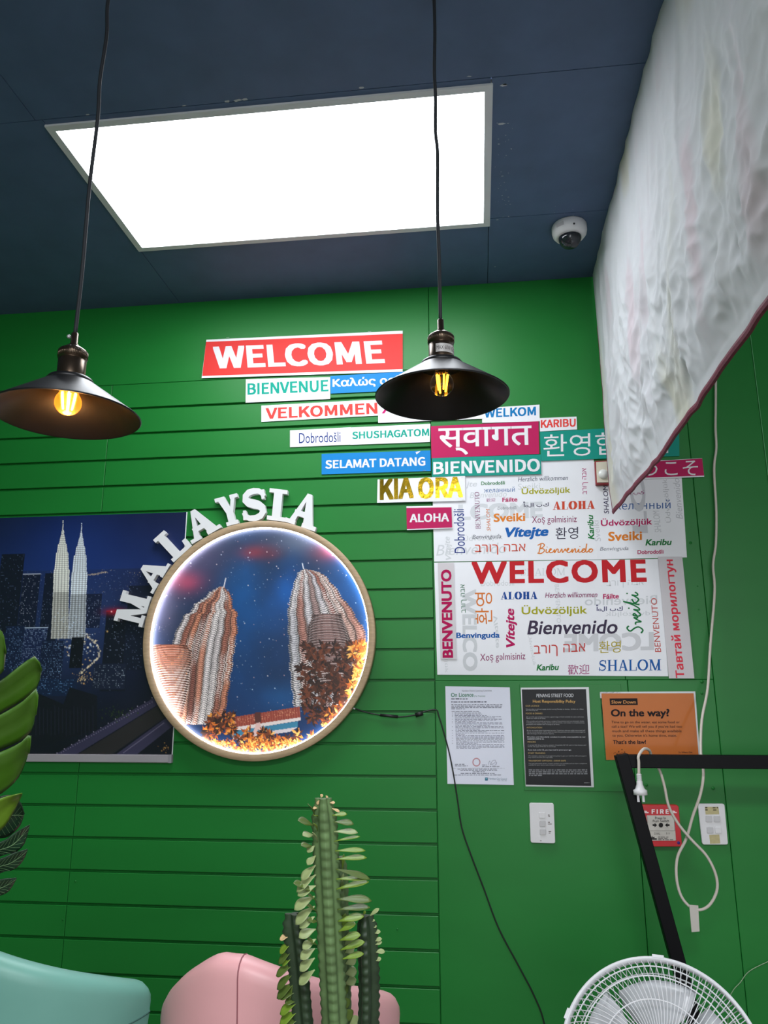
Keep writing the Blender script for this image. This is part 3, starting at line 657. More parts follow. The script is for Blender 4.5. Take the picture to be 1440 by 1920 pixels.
lettering('Hamilton District Licensing Committee', L(280, 160), L(517, 158), L(280, 143), ly, (110, 116, 120), o)
lettering('On Licence', L(193, 198), L(372, 196), L(193, 166), ly, (44, 124, 84), o, bold=.012)
lettering('(For Premises)', L(378, 200), L(465, 199), L(378, 185), ly, (96, 140, 116), o)
text_block([(195, 325, 217), (195, 475, 241)], (92, 92, 104), o, L, ly, 8)
text_block([(196, 600, 262), (196, 604, 274), (196, 600, 285), (196, 305, 296)], (122, 122, 136), o, L, ly, 6)
bl = [(198, 415, 316)]
for k, (n, xe) in enumerate([(328, 430), (338, 440), (348, 475), (357, 600), (367, 540), (377, 600), (386, 560), (396, 390), (406, 605), (416, 610), (426, 500), (437, 612), (446, 612), (456, 420), (467, 612), (476, 480), (487, 612), (497, 300), (508, 608), (517, 612), (527, 612), (536, 612), (548, 612), (558, 612), (569, 400), (579, 612), (589, 612), (599, 612), (609, 420)]):
    bl.append((222+k*.5, xe+k*.2, n))
text_block(bl, (134, 134, 150), o, L, ly, 5)
text_block([(202, 207, n) for n in (328, 338, 348, 357, 377, 396, 406, 437, 467, 487, 508, 527, 548, 569)], (120, 120, 134), o, L, ly, 5)
# seal and signature
sl = MB(); ctr = L(395, 716)
ring = []
for k in range(25):
    a = 2*PI*k/24; ring.append((395+28*math.cos(a), 716+30*math.sin(a)))
for q in stroke(ring, 9): sl.add([wp(*L(*p), ly) for p in q], [(0, 1, 2, 3)])
sl.build('seal', ink((196, 146, 154)), o, fix=False)
sg = MB(); sp = smooth_path([(488, 738, 0), (500, 705, 0), (508, 738, 0), (520, 708, 0), (545, 700, 0), (540, 722, 0), (515, 735, 0), (548, 738, 0), (556, 712, 0), (548, 740, 0)], 6)
for q in stroke([(p.x, p.y) for p in sp], 2.2): sg.add([wp(*L(*p), ly) for p in q], [(0, 1, 2, 3)])
sg.build('signature', ink((110, 110, 130)), o, fix=False)
text_block([(224, 300, 736), (224, 326, 748), (440, 475, 741), (440, 580, 753)], (120, 120, 134), o, L, ly, 6)
text_block([(208, 630, 764)], (120, 120, 130), o, L, ly, 1.6)
text_block([(245, 560, 774), (268, 560, 784), (365, 460, 795), (270, 540, 808), (215, 600, 820)], (130, 130, 144), o, L, ly, 6)
lettering('Hamilton City Council', L(493, 858), L(636, 862), L(493, 838), ly, (90, 120, 140), o)
text_block([(562, 636, 865)], (120, 130, 140), o, L, ly, 3)
lg = MB(); lg.add([wp(*L(*p), ly) for p in ((463, 838), (486, 838), (486, 862), (463, 862))], [(3, 2, 1, 0)])
lg.build('council_emblem', ink((44, 96, 130)), o, fix=False)
lg = MB(); lg.add([wp(*L(*p), ly-.0002) for p in ((467, 846), (475, 842), (482, 846), (482, 852), (467, 852))], [(4, 3, 2, 1, 0)]); lg.build('council_emblem', ink((120, 190, 200)), o, fix=False)
# black notice
o = sheet_thing('notice', [L(746, 124), L(1287, 120), L(1328, 915), L(786, 908)], -.0062, mat('laminated_white_margin', (190, 192, 194), .25, noise_amt=.05, coat=.5), 'black laminated Host Responsibility notice with gold and white print', 'notice', 'notices')
patch([L(755, 138), L(1265, 136), L(1307, 905), L(788, 895)], -.0066, BLACK_PAPER, o, 'black_print')
ly = -.0069
W_ = (214, 214, 218); GO = (214, 170, 100); TW = (168, 168, 170); TG = (176, 150, 100)
lettering('PENANG STREET FOOD', L(872, 201), L(1166, 199), L(872, 174), ly, W_, o, bold=.004)
lettering('Host Responsibility Policy', L(843, 250), L(1181, 251), L(843, 221), ly, GO, o, bold=.014)
def ln(s, x0, x1, yy, rgb, h=11, bold=0.0): lettering(s, L(x0, yy), L(x1, yy), L(x0, yy-h), ly, rgb, o, bold=bold, name='lettering')
ln('OUR LICENCE', 786, 893, 275, TG, 12, .015)
ln('We are able to sell and supply alcohol during Monday to Sunday, 10:00am to 1:00am', 786, 1246, 302, TW)
ln('the following day.', 788, 886, 311, TW)
ln('FOOD & DRINKS', 788, 919, 335, TG, 12, .015)
ln('We provide and actively promote a good range of food available for sale at all times.', 790, 1250, 363, TW)
ln('Menus are visible at all times.', 790, 945, 373, TW)
ln('We provide and actively promote a range of low-alcohol and non-alcoholic drinks,', 792, 1252, 397, TW)
ln('including fruit juices, energy drinks and soft drinks. Iced water is complimentary,', 792, 1254, 410, TW)
ln('promoted and available free of charge at all times.', 792, 1056, 423, TW)
ln('INTOXICATION', 795, 916, 447, TG, 12, .015)
ln('By law we cannot serve intoxicated persons. Customers who are visibly intoxicated will', 796, 1258, 470, TW)
ln('not be served alcohol, will be asked to leave the premises and will be encouraged to', 797, 1260, 483, TW)
ln('take advantage of safe transport options.', 797, 1012, 496, TW)
ln('Drunken and disorderly conduct is totally unacceptable to our', 799, 1262, 523, W_, 12, .012)
ln('customers and to us.', 800, 932, 536, W_, 12, .012)
ln('MINORS', 801, 866, 561, TG, 12, .015)
ln('A current NZ driver\u2019s licence, passport, Hospitality NZ 18+ card or Kiwi Access card', 803, 1266, 587, TW)
ln('are the only types of ID that we can accept.', 803, 1026, 599, TW)
ln('If you look under 25, you may need to prove your age.', 805, 1150, 626, W_, 12, .012)
ln('STAFF TRAINING', 806, 941, 650, TG, 12, .015)
ln('We maintain a training and management policy to give our staff the skills and support', 807, 1270, 673, TW)
ln('they need to do their job responsibly.', 807, 1002, 685, TW)
ln('TRANSPORT OPTIONS\u2014DRIVE SAFE', 808, 1105, 711, TG, 12, .015)
ln('Taxi and alternative driver contact numbers are available and we have a telephone', 809, 1273, 733, TW)
ln('available for your use to make transport arrangements.', 810, 1102, 745, TW)
text_block([(810, 1275, 782), (810, 1275, 797), (812, 1277, 812), (812, 915, 825)], (128, 128, 132), o, L, ly, 9)
text_block([(1250, 1292, 882)], (150, 150, 152), o, L, ly, 5)
# orange notice
H = crop(7.2, 1120, 1290)
o = sheet_thing('notice', [H(32, 52), H(1322, 45), H(1392, 990), H(105, 985)], -.003, mat('laminated_white_margin', (190, 192, 194), .25, noise_amt=.05, coat=.5), 'orange laminated notice about slowing down, behind the black steel frame', 'notice', 'notices')
patch([H(55, 73), H(1300, 70), H(1372, 972), H(120, 972)], -.0034, ORANGE_PAPER, o, 'orange_print')
ly = -.0040; K = (36, 28, 30)
patch([H(165, 141), H(540, 139), H(547, 229), H(173, 231)], -.0037, ink(K), o, 'black_box')
lettering('Slow Down', H(190, 212), H(520, 211), H(190, 167), ly, (214, 150, 92), o, bold=.016)
lettering('On the way?', H(183, 415), H(975, 412), H(183, 286), ly, K, o, bold=.035)
for s, x0, x1, yy, h in (('Time to go on the water, eat some food or', 190, 1113, 487, 44), ('call a taxi? We will tell you if you\u2019ve had too', 194, 1144, 548, 46), ('much and make all these things available', 200, 1138, 608, 46), ('to you. Otherwise it\u2019s home time, mate.', 203, 1072, 667, 44)):
    lettering(s, H(x0, yy), H(x1, yy), H(x0, yy-h), ly, (66, 44, 36), o, bold=.006)
lettering('That\u2019s the law!', H(210, 756), H(657, 754), H(210, 703), ly, K, o, bold=.03)
lettering('Te Whatu Ora', H(1092, 880), H(1283, 878), H(1092, 858), ly, (60, 40, 34), o, bold=.015)
em = MB()
for q in stroke([(218, 885), (240, 870), (262, 886), (285, 872), (310, 886), (335, 868), (360, 884), (375, 865)], 5): em.add([wp(*H(*p), ly) for p in q], [(0, 1, 2, 3)])
for cx, cy in ((333, 832), (290, 856), (368, 864)):
    em.add([wp(*H(cx+9*math.cos(a), cy+9*math.sin(a)), ly) for a in [2*PI*k/6 for k in range(6)]], [tuple(range(6))])
em.build('emblem', ink((90, 56, 36)), o, fix=False)
# ================================================================== PRINTED PICTURES (painted point by point from code)
class Canvas:
    def __init__(s, x0, x1, z0, z1, y, res):
        s.x0, s.x1, s.z0, s.z1, s.y = x0, x1, z0, z1, y
        s.w = int((x1-x0)*res); s.h = int((z1-z0)*res)
        s.a = np.zeros((s.h, s.w, 3)); s.X, s.Y = np.meshgrid(np.arange(s.w), np.arange(s.h)); s.rng = np.random.default_rng(5)
    def px(s, p):                                # frame pixel -> canvas column, row
        q = wp(p[0], p[1], s.y); return ((q.x-s.x0)/(s.x1-s.x0)*(s.w-1), (s.z1-q.z)/(s.z1-s.z0)*(s.h-1))
    def mask(s, pts):
        n = len(pts); xs = [p[0] for p in pts]; ys = [p[1] for p in pts]
        r0, r1 = max(0, int(min(ys))), min(s.h, int(max(ys))+2); c0, c1 = max(0, int(min(xs))), min(s.w, int(max(xs))+2)
        m = np.zeros((s.h, s.w), bool)
        if r1 <= r0 or c1 <= c0: return m
        X, Y = s.X[r0:r1, c0:c1], s.Y[r0:r1, c0:c1]; k = np.zeros(X.shape, bool)
        for i in range(n):
            (ax, ay), (bx, by) = pts[i], pts[(i+1) % n]
            if ay == by: continue
            cond = ((ay > Y) != (by > Y)) & (X < (bx-ax)*(Y-ay)/(by-ay)+ax); k ^= cond
        m[r0:r1, c0:c1] = k; return m
    def poly(s, pts, c, op=1.0):
        m = s.mask(pts); s.a[m] = s.a[m]*(1-op)+np.array(c)/255*op; return m
    def glow(s, cx, cy, rx, ry, c, op):
        g = np.exp(-(((s.X-cx)/rx)**2+((s.Y-cy)/ry)**2))*op
        s.a[:] = s.a*(1-g[..., None])+np.array(c)/255*g[..., None]
    def dot(s, x, y, r, c, op=1.0):
        i0, i1 = max(0, int(x-r-1)), min(s.w, int(x+r+2)); j0, j1 = max(0, int(y-r-1)), min(s.h, int(y+r+2))
        if i1 <= i0 or j1 <= j0: return
        d = np.sqrt((s.X[j0:j1, i0:i1]-x)**2+(s.Y[j0:j1, i0:i1]-y)**2); g = np.clip(r+.5-d, 0, 1)*op
        s.a[j0:j1, i0:i1] = s.a[j0:j1, i0:i1]*(1-g[..., None])+np.array(c)/255*g[..., None]
    def line(s, p, q, r, c, op=1.0):
        n = int(max(abs(p[0]-q[0]), abs(p[1]-q[1])))+1
        for k in range(n+1): s.dot(p[0]+(q[0]-p[0])*k/n, p[1]+(q[1]-p[1])*k/n, r, c, op)
    def mesh(s, name, m, parent, y, disc=None):
        xs = np.linspace(s.x0, s.x1, s.w); zs = np.linspace(s.z1, s.z0, s.h)
        XX, ZZ = np.meshgrid(xs, zs); N = s.w*s.h
        base = world_of(parent)
        co = np.stack([XX-base.x, np.full_like(XX, y-base.y), ZZ-base.z], -1).reshape(-1, 3).astype(np.float32)
        J, I = np.meshgrid(np.arange(s.h-1), np.arange(s.w-1), indexing='ij'); i0 = (J*s.w+I)
        F = np.stack([i0, i0+s.w, i0+s.w+1, i0+1], -1).reshape(-1, 4)
        if disc:
            cx, cz, R = disc; cxm = xs[:-1]+(xs[1]-xs[0])/2; czm = zs[:-1]+(zs[1]-zs[0])/2
            A_, B_ = np.meshgrid(cxm, czm); F = F[((A_-cx)**2+(B_-cz)**2 < R*R).reshape(-1)]
        colr = np.clip(s.a, 0, 1).reshape(-1, 3); colr = np.where(colr <= .04045, colr/12.92, ((colr+.055)/1.055)**2.4)
        used = np.unique(F); rm = np.full(N, -1); rm[used] = np.arange(len(used)); F = rm[F]; co = co[used]; colr = colr[used]
        me = bpy.data.meshes.new(name); me.vertices.add(len(co)); me.vertices.foreach_set('co', co.reshape(-1))
        me.loops.add(F.size); me.loops.foreach_set('vertex_index', F.reshape(-1).astype(np.int32))
        me.polygons.add(len(F)); me.polygons.foreach_set('loop_start', np.arange(0, F.size, 4, dtype=np.int32))
        me.update(calc_edges=True)
        at = me.attributes.new('print', 'FLOAT_COLOR', 'POINT')
        at.data.foreach_set('color', np.concatenate([colr, np.ones((len(colr), 1))], 1).astype(np.float32).reshape(-1))
        me.materials.append(m); o = bpy.data.objects.new(name, me); col.objects.link(o); o.parent = parent
        return o
def fbm(cv, sc, seed):
    r = np.random.default_rng(seed); out = np.zeros((cv.h, cv.w)); amp = 1.0; tot = 0
    for k in range(4):
        n = max(2, int(sc*2**k)); m = max(2, int(n*cv.h/cv.w)); gr = r.random((m+2, n+2))
        fx = cv.X/cv.w*n; fy = cv.Y/cv.h*m; ix = fx.astype(int); iy = fy.astype(int); tx = fx-ix; ty = fy-iy
        tx = tx*tx*(3-2*tx); ty = ty*ty*(3-2*ty)
        out += amp*((gr[iy, ix]*(1-tx)+gr[iy, ix+1]*tx)*(1-ty)+(gr[iy+1, ix]*(1-tx)+gr[iy+1, ix+1]*tx)*ty); tot += amp; amp *= .5
    return out/tot

# ------------------------------------------------------------------ city poster
PY = -.0025
pc = crop(2.525, 0, 940)
TLp, TRp, BRp, BLp = wp(-60, 969, PY), wp(350, 960, PY), wp(322, 1416, PY), wp(-60, 1416, PY)
px1 = (TRp.x+BRp.x)/2; pz1 = TRp.z; pz0 = BRp.z; px0 = px1-1.02
post = thing('city_poster', ((px0+px1)/2, PY, pz0), 'large dark blue night skyline poster with two lit towers at the left', 'poster')
cv = Canvas(px0, px1, pz0, pz1, PY, 560)
q = lambda x, y: cv.px(pc(x, y))
hz = q(300, 325)[1]
t_ = np.clip(cv.Y/hz, 0, 1)[..., None]
cv.a[:] = np.array((14, 24, 60))/255*(1-t_)+np.array((20, 38, 92))/255*t_
ground = np.clip((cv.Y-hz)/(cv.h-hz), 0, 1)[..., None]
gcol = np.array((22, 32, 70))/255*(1-ground)+np.array((16, 16, 30))/255*ground
cv.a = np.where((cv.Y > hz)[..., None], gcol, cv.a)
gx, gy = q(350, 560); cv.glow(gx, gy, 110, 120, (48, 78, 140), .55)
gx, gy = q(330, 200); cv.glow(gx, gy, 120, 90, (30, 60, 140), .5)
cv.a += (fbm(cv, 6, 4)-.5)[..., None]*.05
r = cv.rng
for k in range(1500):                            # far lights
    yy = hz+abs(r.normal(0, .22))*(cv.h-hz); xx = r.uniform(0, cv.w)
    c = ((190, 205, 235), (235, 200, 150), (150, 180, 230))[r.integers(3)]
    cv.dot(xx, yy, r.uniform(.1, .75), c, r.uniform(.35, .95))
def tower_block(x0, y0, x1, y1, base, lit, den, top=None):
    a = q(x0, y0); b = q(x1, y1); cv.poly([(a[0], a[1]), (b[0], a[1]), (b[0], b[1]), (a[0], b[1])], base)
    for yy in np.arange(a[1]+3, b[1]-1, 3.2):
        for xx in np.arange(a[0]+2, b[0]-1, 2.6):
            if r.random() < den: cv.dot(xx, yy, r.uniform(.5, .9), lit, r.uniform(.45, 1))
    if top: cv.line((a[0], a[1]), (b[0], a[1]), 1.0, top, .7)
tower_block(8, 250, 78, 620, (16, 20, 40), (120, 140, 180), .12)
tower_block(110, 345, 165, 600, (18, 24, 50), (210, 215, 230), .18, (200, 205, 220))
tower_block(215, 340, 262, 660, (16, 22, 46), (160, 175, 210), .12)
tower_block(395, 440, 470, 600, (20, 28, 58), (190, 200, 225), .22)
tower_block(505, 520, 590, 900, (14, 18, 36), (170, 185, 215), .12, (150, 30, 50))
gx, gy = q(545, 522); cv.glow(gx, gy, 24, 8, (190, 24, 50), .8); cv.dot(*q(528, 522), 1.6, (255, 190, 190))
tower_block(610, 400, 700, 800, (16, 22, 44), (150, 165, 200), .12)
# street glow
for k in range(150):
    xx, yy = q(r.normal(380, 45), r.normal(690, 40)); cv.dot(xx, yy, r.uniform(.5, 2.2), ((255, 236, 200), (255, 200, 120), (220, 235, 255))[r.integers(3)], r.uniform(.4, .95))
for k in range(70):
    xx, yy = q(r.normal(410, 40), r.normal(830, 18)); cv.dot(xx, yy, r.uniform(.5, 1.8), ((255, 220, 160), (255, 190, 110))[r.integers(2)], r.uniform(.4, .9))
for k in range(60):
    f = k/59; cv.dot(*q(400+70*math.sin(f*PI*1.1)+r.normal(0, 4), 625+190*f), r.uniform(.8, 2.2), (255, 232, 190), r.uniform(.4, .9))
    cv.dot(*q(400+110*f, 352-17*f+r.normal(0, 2)), r.uniform(.4, 1.0), (250, 214, 160), .7)
# the two lit towers: stepped shafts narrowing to a ball and a mast
def spire(cx, top, tier, wid, tone, lean):
    ys = [(top, .6), (top+42, 1.2), (top+52, 5), (top+60, 4), (top+75, 9), (top+110, 15), (top+112, 19), (top+150, 23), (top+153, 28), (top+230, 32), (top+232, 36), (tier, wid), (650, wid+4)]
    for (ya, wa), (yb, wb) in zip(ys[:-1], ys[1:]):
        for yy in np.arange(ya, yb, 1.0):
            f = (yy-ya)/max(yb-ya, 1e-3); w = wa+(wb-wa)*f; cxx = cx+lean*(yy-top)
            ccol = q(cxx, yy); wl = q(cxx-w, yy)[0]; wr = q(cxx+w, yy)[0]
            j = int(round(ccol[1]))
            if not 0 <= j < cv.h: continue
            i = np.arange(max(0, int(wl)), min(cv.w, int(wr)+1))
            if len(i) == 0: continue
            u = (i-wl)/max(wr-wl, 1)
            b = .78+.40*np.cos(u*PI*5)**2+.12*r.random(len(i)); b *= (.66 if (j % 4 == 0) else 1.0)
            if yy > tier: b *= .75
            c = np.array(tone)/255
            cv.a[j, i] = c*np.clip(b, 0, 1.1)[:, None]
spire(300, 92, 430, 36, (228, 228, 220), -.03)
spire(388, 104, 440, 36, (216, 224, 232), -.045)
for k in range(150): xx, yy = q(r.normal(345, 50), r.normal(590, 50)); cv.dot(xx, yy, r.uniform(.4, 1.2), (210, 228, 255), r.uniform(.4, .9))
tower_block(70, 600, 200, 860, (26, 36, 74), (190, 215, 245), .5, (210, 228, 250))
tower_block(30, 590, 95, 800, (20, 30, 62), (150, 190, 235), .38)
tower_block(200, 660, 288, 860, (20, 28, 58), (160, 200, 240), .4)
tower_block(340, 645, 385, 790, (12, 14, 28), (120, 130, 150), .05)
tower_block(445, 770, 590, 890, (24, 30, 54), (190, 205, 215), .3)
tower_block(160, 840, 360, 920, (20, 34, 66), (120, 170, 220), .3)
cv.poly([q(-200, 960), q(160, 900), q(300, 960), q(330, 880), q(460, 920), q(460, 1080), q(140, 1180), q(-200, 1210)], (18, 18, 32))
for k in range(16):
    x = 170+k*18; cv.line(q(x, 970+(k % 5)*6), q(x, 1110-(k % 4)*5), .5, (44, 44, 66), .8)
# roads with lamps in the lower right
cv.poly([q(250, 1205), q(730, 930), q(760, 955), q(350, 1205)], (58, 54, 82)); cv.poly([q(540, 1205), q(780, 1030), q(860, 1030), q(640, 1205)], (60, 56, 84))
cv.poly([q(360, 1205), q(760, 960), q(800, 1010), q(520, 1205)], (44, 40, 44))
for k in range(40):
    f = k/39; cv.dot(*q(290+430*f, 1190-240*f), .7, (200, 190, 215), .8)
    cv.dot(*q(585+190*f, 1190-140*f), .7, (200, 190, 215), .7)
    if k % 3 == 0: cv.dot(*q(270+450*f, 1192-262*f), .9, (230, 215, 240), .9)
for k in range(60): cv.dot(*q(r.normal(560, 50), r.normal(1010, 22)), r.uniform(.6, 1.6), (50, 70, 30), .7)
for k in range(14): cv.dot(*q(r.normal(780, 14), r.normal(1165, 14)), r.uniform(.5, 1.4), (230, 170, 90), .7)
m = MB(); m.box((px0, PY+.0004, pz0), (px1, PY+.002, pz1)); m.build('backing', WHITE_PAPER, post)
cv.mesh('print', vcol_mat('night_skyline_print', .38), post, PY)
m = MB(); m.box((px1-.0005, PY-.0004, pz0), (px1+.0025, PY+.002, pz1)); m.build('side_hem', WHITE_PAPER, post)
rz = pz0
m = MB(); m.box((px0, PY-.014, rz-.024), (px1+.003, PY+.002, rz+.002)); ro = m.build('bottom_rail', mat('silver_plastic_rail', (176, 168, 176), .35, .2, noise_amt=.04), post, bevel=.003)
m = MB(); m.box((px1-.006, PY-.0148, rz-.0245), (px1+.005, PY+.0022, rz+.0025)); m.build('end_cap', mat('grey_end_cap', (150, 146, 154), .4), ro, bevel=.001)

# ------------------------------------------------------------------ round illuminated picture
RY = -.044
l_, r_ = wp(268, 1200, RY), wp(703, 1202, RY); tq, bq = wp(490, 976, RY), wp(485, 1428, RY)
RC = Vector(((l_.x+r_.x)/2, 0, (tq.z+bq.z)/2)); RR = ((r_.x-l_.x)+(tq.z-bq.z))/4
art = thing('round_wall_picture', RC, 'round backlit picture of two towers in a pale oak hoop on the slat wall', 'picture')
Mr = Matrix.Translation(RC) @ Matrix.Rotation(PI/2, 4, 'X')        # local z -> world -y
RI = RR-.022
m = MB(); m.lathe([(RI, .006), (RI, .0425), (RI+.0015, .044), (RR-.0015, .044), (RR, .0425), (RR, .006), (RI, .006)], 128, M=Mr); m.build('hoop_frame', WOOD, art)
m = MB(); m.lathe([(RI-.004, .0225), (RI-.0005, .0225), (RI-.0005, .0325), (RI-.004, .0325), (RI-.004, .0225)], 128, M=Mr)
m.build('light_strip', mat('lit_white_strip', (255, 255, 255), .5, emit=(250, 250, 255), emit_s=17), art)
ac = crop(2.717, 190, 890)
PYR = -.018
cv = Canvas(RC.x-RI, RC.x+RI, RC.z-RI, RC.z+RI, PYR, 520)
q = lambda x, y: cv.px(ac(x, y)); r = cv.rng
v = (cv.Y/cv.h)[..., None]
n1 = fbm(cv, 3, 11)[..., None]; n2 = fbm(cv, 5, 12)[..., None]
cv.a[:] = np.array((44, 50, 74))/255*(1-v)+np.array((14, 46, 92))/255*v
for x, y_, rx, ry, c, op in ((800, 700, 80, 110, (10, 66, 122), .8), (720, 640, 40, 110, (8, 84, 150), .75), (960, 560, 36, 60, (4, 92, 176), .9), (1240, 660, 60, 90, (10, 96, 176), .9), (850, 1000, 90, 90, (8, 60, 112), .7), (930, 1130, 45, 30, (24, 90, 150), .7),
                              (780, 395, 34, 16, (170, 52, 66), .75), (870, 400, 26, 16, (110, 40, 58), .6), (430, 545, 40, 26, (178, 60, 88), .8), (1150, 390, 36, 22, (176, 70, 90), .7), (520, 420, 70, 40, (60, 52, 78), .6), (1010, 340, 60, 26, (120, 130, 150), .6), (330, 700, 30, 60, (120, 110, 140), .6)):
    p = q(x, y_); cv.glow(p[0], p[1], rx*.9, ry*.9, c, op)
cv.a *= (.72+.5*n2)
for k in range(900):
    x, y_ = q(r.uniform(250, 1350), r.uniform(270, 1230)); b = r.random()
    cv.dot(x, y_, .25+.7*b**3, ((255, 230, 225), (230, 240, 255), (255, 190, 180))[r.integers(3)], .35+.6*b)
def facade(left, right, y0, y1, ribs, tones, stripe, light):
    """A tower front between two edges: upright ribs crossed by fine storey lines."""
    ly = [p[1] for p in left]; lx = [p[0] for p in left]; ry_ = [p[1] for p in right]; rx_ = [p[0] for p in right]
    a = q(500, y0)[1]; b = q(500, y1)[1]
    for j in range(max(0, int(a)), min(cv.h, int(b))):
        yy = y0+(y1-y0)*(j-a)/(b-a)
        xl = np.interp(yy, ly, lx); xr = np.interp(yy, ry_, rx_)
        out_ = (j % abs(stripe)) < abs(stripe)*.5
        step = (int(yy/46) % 2)*5 if ribs > 2 else 0
        if out_: xl -= 4+step; xr += 4+step
        else: xl -= step-1; xr += step-1
        cl = q(xl, yy)[0]; cr = q(xr, yy)[0]
        i = np.arange(max(0, int(cl)), min(cv.w, int(cr)+1))
        if len(i) < 1: continue
        u = np.clip((i-cl)/max(cr-cl, 1), 0, 1); ph = u*ribs; k = np.floor(ph).astype(int); fr = ph-k
        bulge = np.sin(fr*PI)
        row = (j+bulge*3.2*(1 if stripe > 0 else -1)+k*1.7) % abs(stripe)
        bright = .30+.52*bulge+.36*(row < abs(stripe)*.42)
        tt = np.array([tones[x % len(tones)] for x in k])/255
        wh = np.clip((row < abs(stripe)*.40)*.85*light*np.clip(.4+1.2*np.sin(yy*.013+k), .25, 1), 0, 1)[:, None]
        cc = tt*np.clip(bright, 0, 1.15)[:, None]; cv.a[j, i] = cc*(1-wh)+np.array((244, 236, 232))/255*wh
OT = [(206, 196, 196), (150, 84, 66), (196, 118, 86), (120, 64, 52), (206, 132, 104), (222, 212, 212)]
# left tower
cv.line(q(634, 528), q(622, 580), .9, (228, 224, 228)); cv.dot(*q(620, 578), 2.4, (226, 214, 214))
facade([(600, 575), (560, 600), (545, 625), (505, 650), (480, 660), (465, 705), (430, 718), (400, 780), (370, 850), (350, 960), (345, 1280)], [(625, 575), (642, 600), (660, 640), (668, 690), (686, 710), (688, 800), (672, 900), (662, 980), (640, 1130), (622, 1225), (600, 1280)], 575, 1275, 9, OT, 3.6, 1.0)
# the drum in front of the left tower
cx = 352
facade([(270, 865), (262, 900), (258, 960), (268, 1060), (300, 1150), (345, 1230)], [(430, 865), (458, 900), (462, 940), (448, 1010), (440, 1100), (412, 1230)], 866, 1232, 1, [(196, 110, 82)], 4.2, 1.0)
for k in range(26):
    yy = 905+k*12.5; w = np.interp(yy, [905, 960, 1230], [100, 102, 40]); x0 = np.interp(yy, [905, 1230], [360, 384])
    pts = [q(x0+w*math.cos(a), yy-26*math.sin(a)+8) for a in np.linspace(PI, 0, 16)]
    for a, b in zip(pts[:-1], pts[1:]): cv.line(a, b, .35, (250, 232, 222), .75)
for k in range(40): cv.dot(*q(r.uniform(290, 440), r.uniform(900, 1150)), r.uniform(.5, 1.4), (255, 170, 110), .8)
# right tower
cv.line(q(1024, 452), q(1034, 498), .9, (226, 226, 232)); cv.dot(*q(1036, 497), 2.2, (220, 218, 222))
facade([(1030, 495), (1010, 510), (1004, 540), (986, 560), (978, 620), (964, 660), (956, 740), (964, 900), (968, 1000), (990, 1190)], [(1045, 495), (1090, 505), (1135, 530), (1160, 560), (1190, 590), (1215, 640), (1250, 670), (1290, 740), (1325, 790), (1345, 840)], 496, 1185, 8, [(188, 186, 192), (168, 110, 96), (206, 200, 204), (150, 120, 116), (196, 190, 196), (150, 84, 70), (190, 150, 136), (176, 120, 104)], -3.8, 1.0)
facade([(1075, 740), (1056, 780), (1052, 850), (1060, 920), (1100, 1080)], [(1225, 740), (1246, 790), (1270, 850), (1284, 920), (1260, 1080)], 722, 1080, 1, [(120, 88, 84)], 4.0, .7)
for k in range(20):
    yy = 740+k*15; w = np.interp(yy, [740, 860, 1060], [84, 106, 86]); x0 = np.interp(yy, [740, 1060], [1150, 1180])
    pts = [q(x0+w*math.cos(a), yy-26*math.sin(a)+8) for a in np.linspace(PI, 0, 16)]
    for a, b in zip(pts[:-1], pts[1:]): cv.line(a, b, .35, (236, 226, 224), .7)
# bridge and street at the foot
cv.poly([q(640, 1240), q(1010, 1182), q(1015, 1240), q(645, 1296)], (150, 66, 54)); cv.poly([q(645, 1292), q(1015, 1236), q(1015, 1252), q(648, 1312)], (228, 214, 210))
cv.poly([q(648, 1310), q(1000, 1256), q(1000, 1290), q(660, 1340)], (58, 128, 160)); cv.poly([q(660, 1335), q(1000, 1286), q(960, 1310), q(680, 1350)], (206, 196, 200))
for k in range(70):
    f = r.random(); cv.dot(*q(650+355*f, 1262-56*f+r.uniform(-14, 14)), .6, (255, 200, 150), .9)
for f in np.linspace(0, 1, 30): cv.line(q(645+362*f, 1240-57*f), q(648+364*f, 1292-55*f), .3, (226, 150, 120), .7)
cv.poly([q(780, 1212), q(812, 1208), q(814, 1262), q(782, 1266)], (90, 50, 46)); cv.poly([q(790, 1265), q(806, 1262), q(836, 1335), q(822, 1340), q(800, 1296), q(778, 1338), q(766, 1330)], (222, 184, 178))
# foliage
def cluster(x, y_, s_, tones):
    s_ *= 1.45
    for k in range(10):
        a = r.uniform(0, 2*PI); l = s_*r.uniform(.6, 1.1); wd = s_*.16
        tip = (x+l*math.cos(a), y_+l*math.sin(a)); mid = (x+l*.5*math.cos(a), y_+l*.5*math.sin(a)); nx, ny = -math.sin(a)*wd, math.cos(a)*wd
        cv.poly([q(x, y_), q(mid[0]+nx, mid[1]+ny), q(*tip), q(mid[0]-nx, mid[1]-ny)], tones[r.integers(len(tones))])
DKF = [(58, 34, 26), (82, 44, 30), (40, 24, 22), (112, 58, 36)]; ORF = [(206, 110, 40), (232, 150, 60), (170, 82, 36), (250, 190, 100), (120, 60, 34)]
for k in range(120):
    t__ = r.random(); x = 1010+300*r.random(); y_ = r.uniform(870, 1250)
    cluster(x, y_, 30, DKF)
for k in range(46): cluster(r.uniform(1270, 1350), r.uniform(850, 1180), 24, ORF)
for k in range(30): cluster(r.uniform(1140, 1300), r.uniform(1180, 1300), 24, ORF+DKF)
for k in range(26): cluster(r.uniform(530, 670), r.uniform(1230, 1330), 26, DKF+ORF[:3])
for k in range(34): cluster(r.uniform(690, 1130), r.uniform(1310, 1400), 26, DKF+ORF)
for k in range(120):
    x = r.uniform(400, 1230); cluster(x, 1290+130*math.sqrt(max(0, 1-((x-805)/560)**2))*r.uniform(.55, 1.0), 18, ORF)
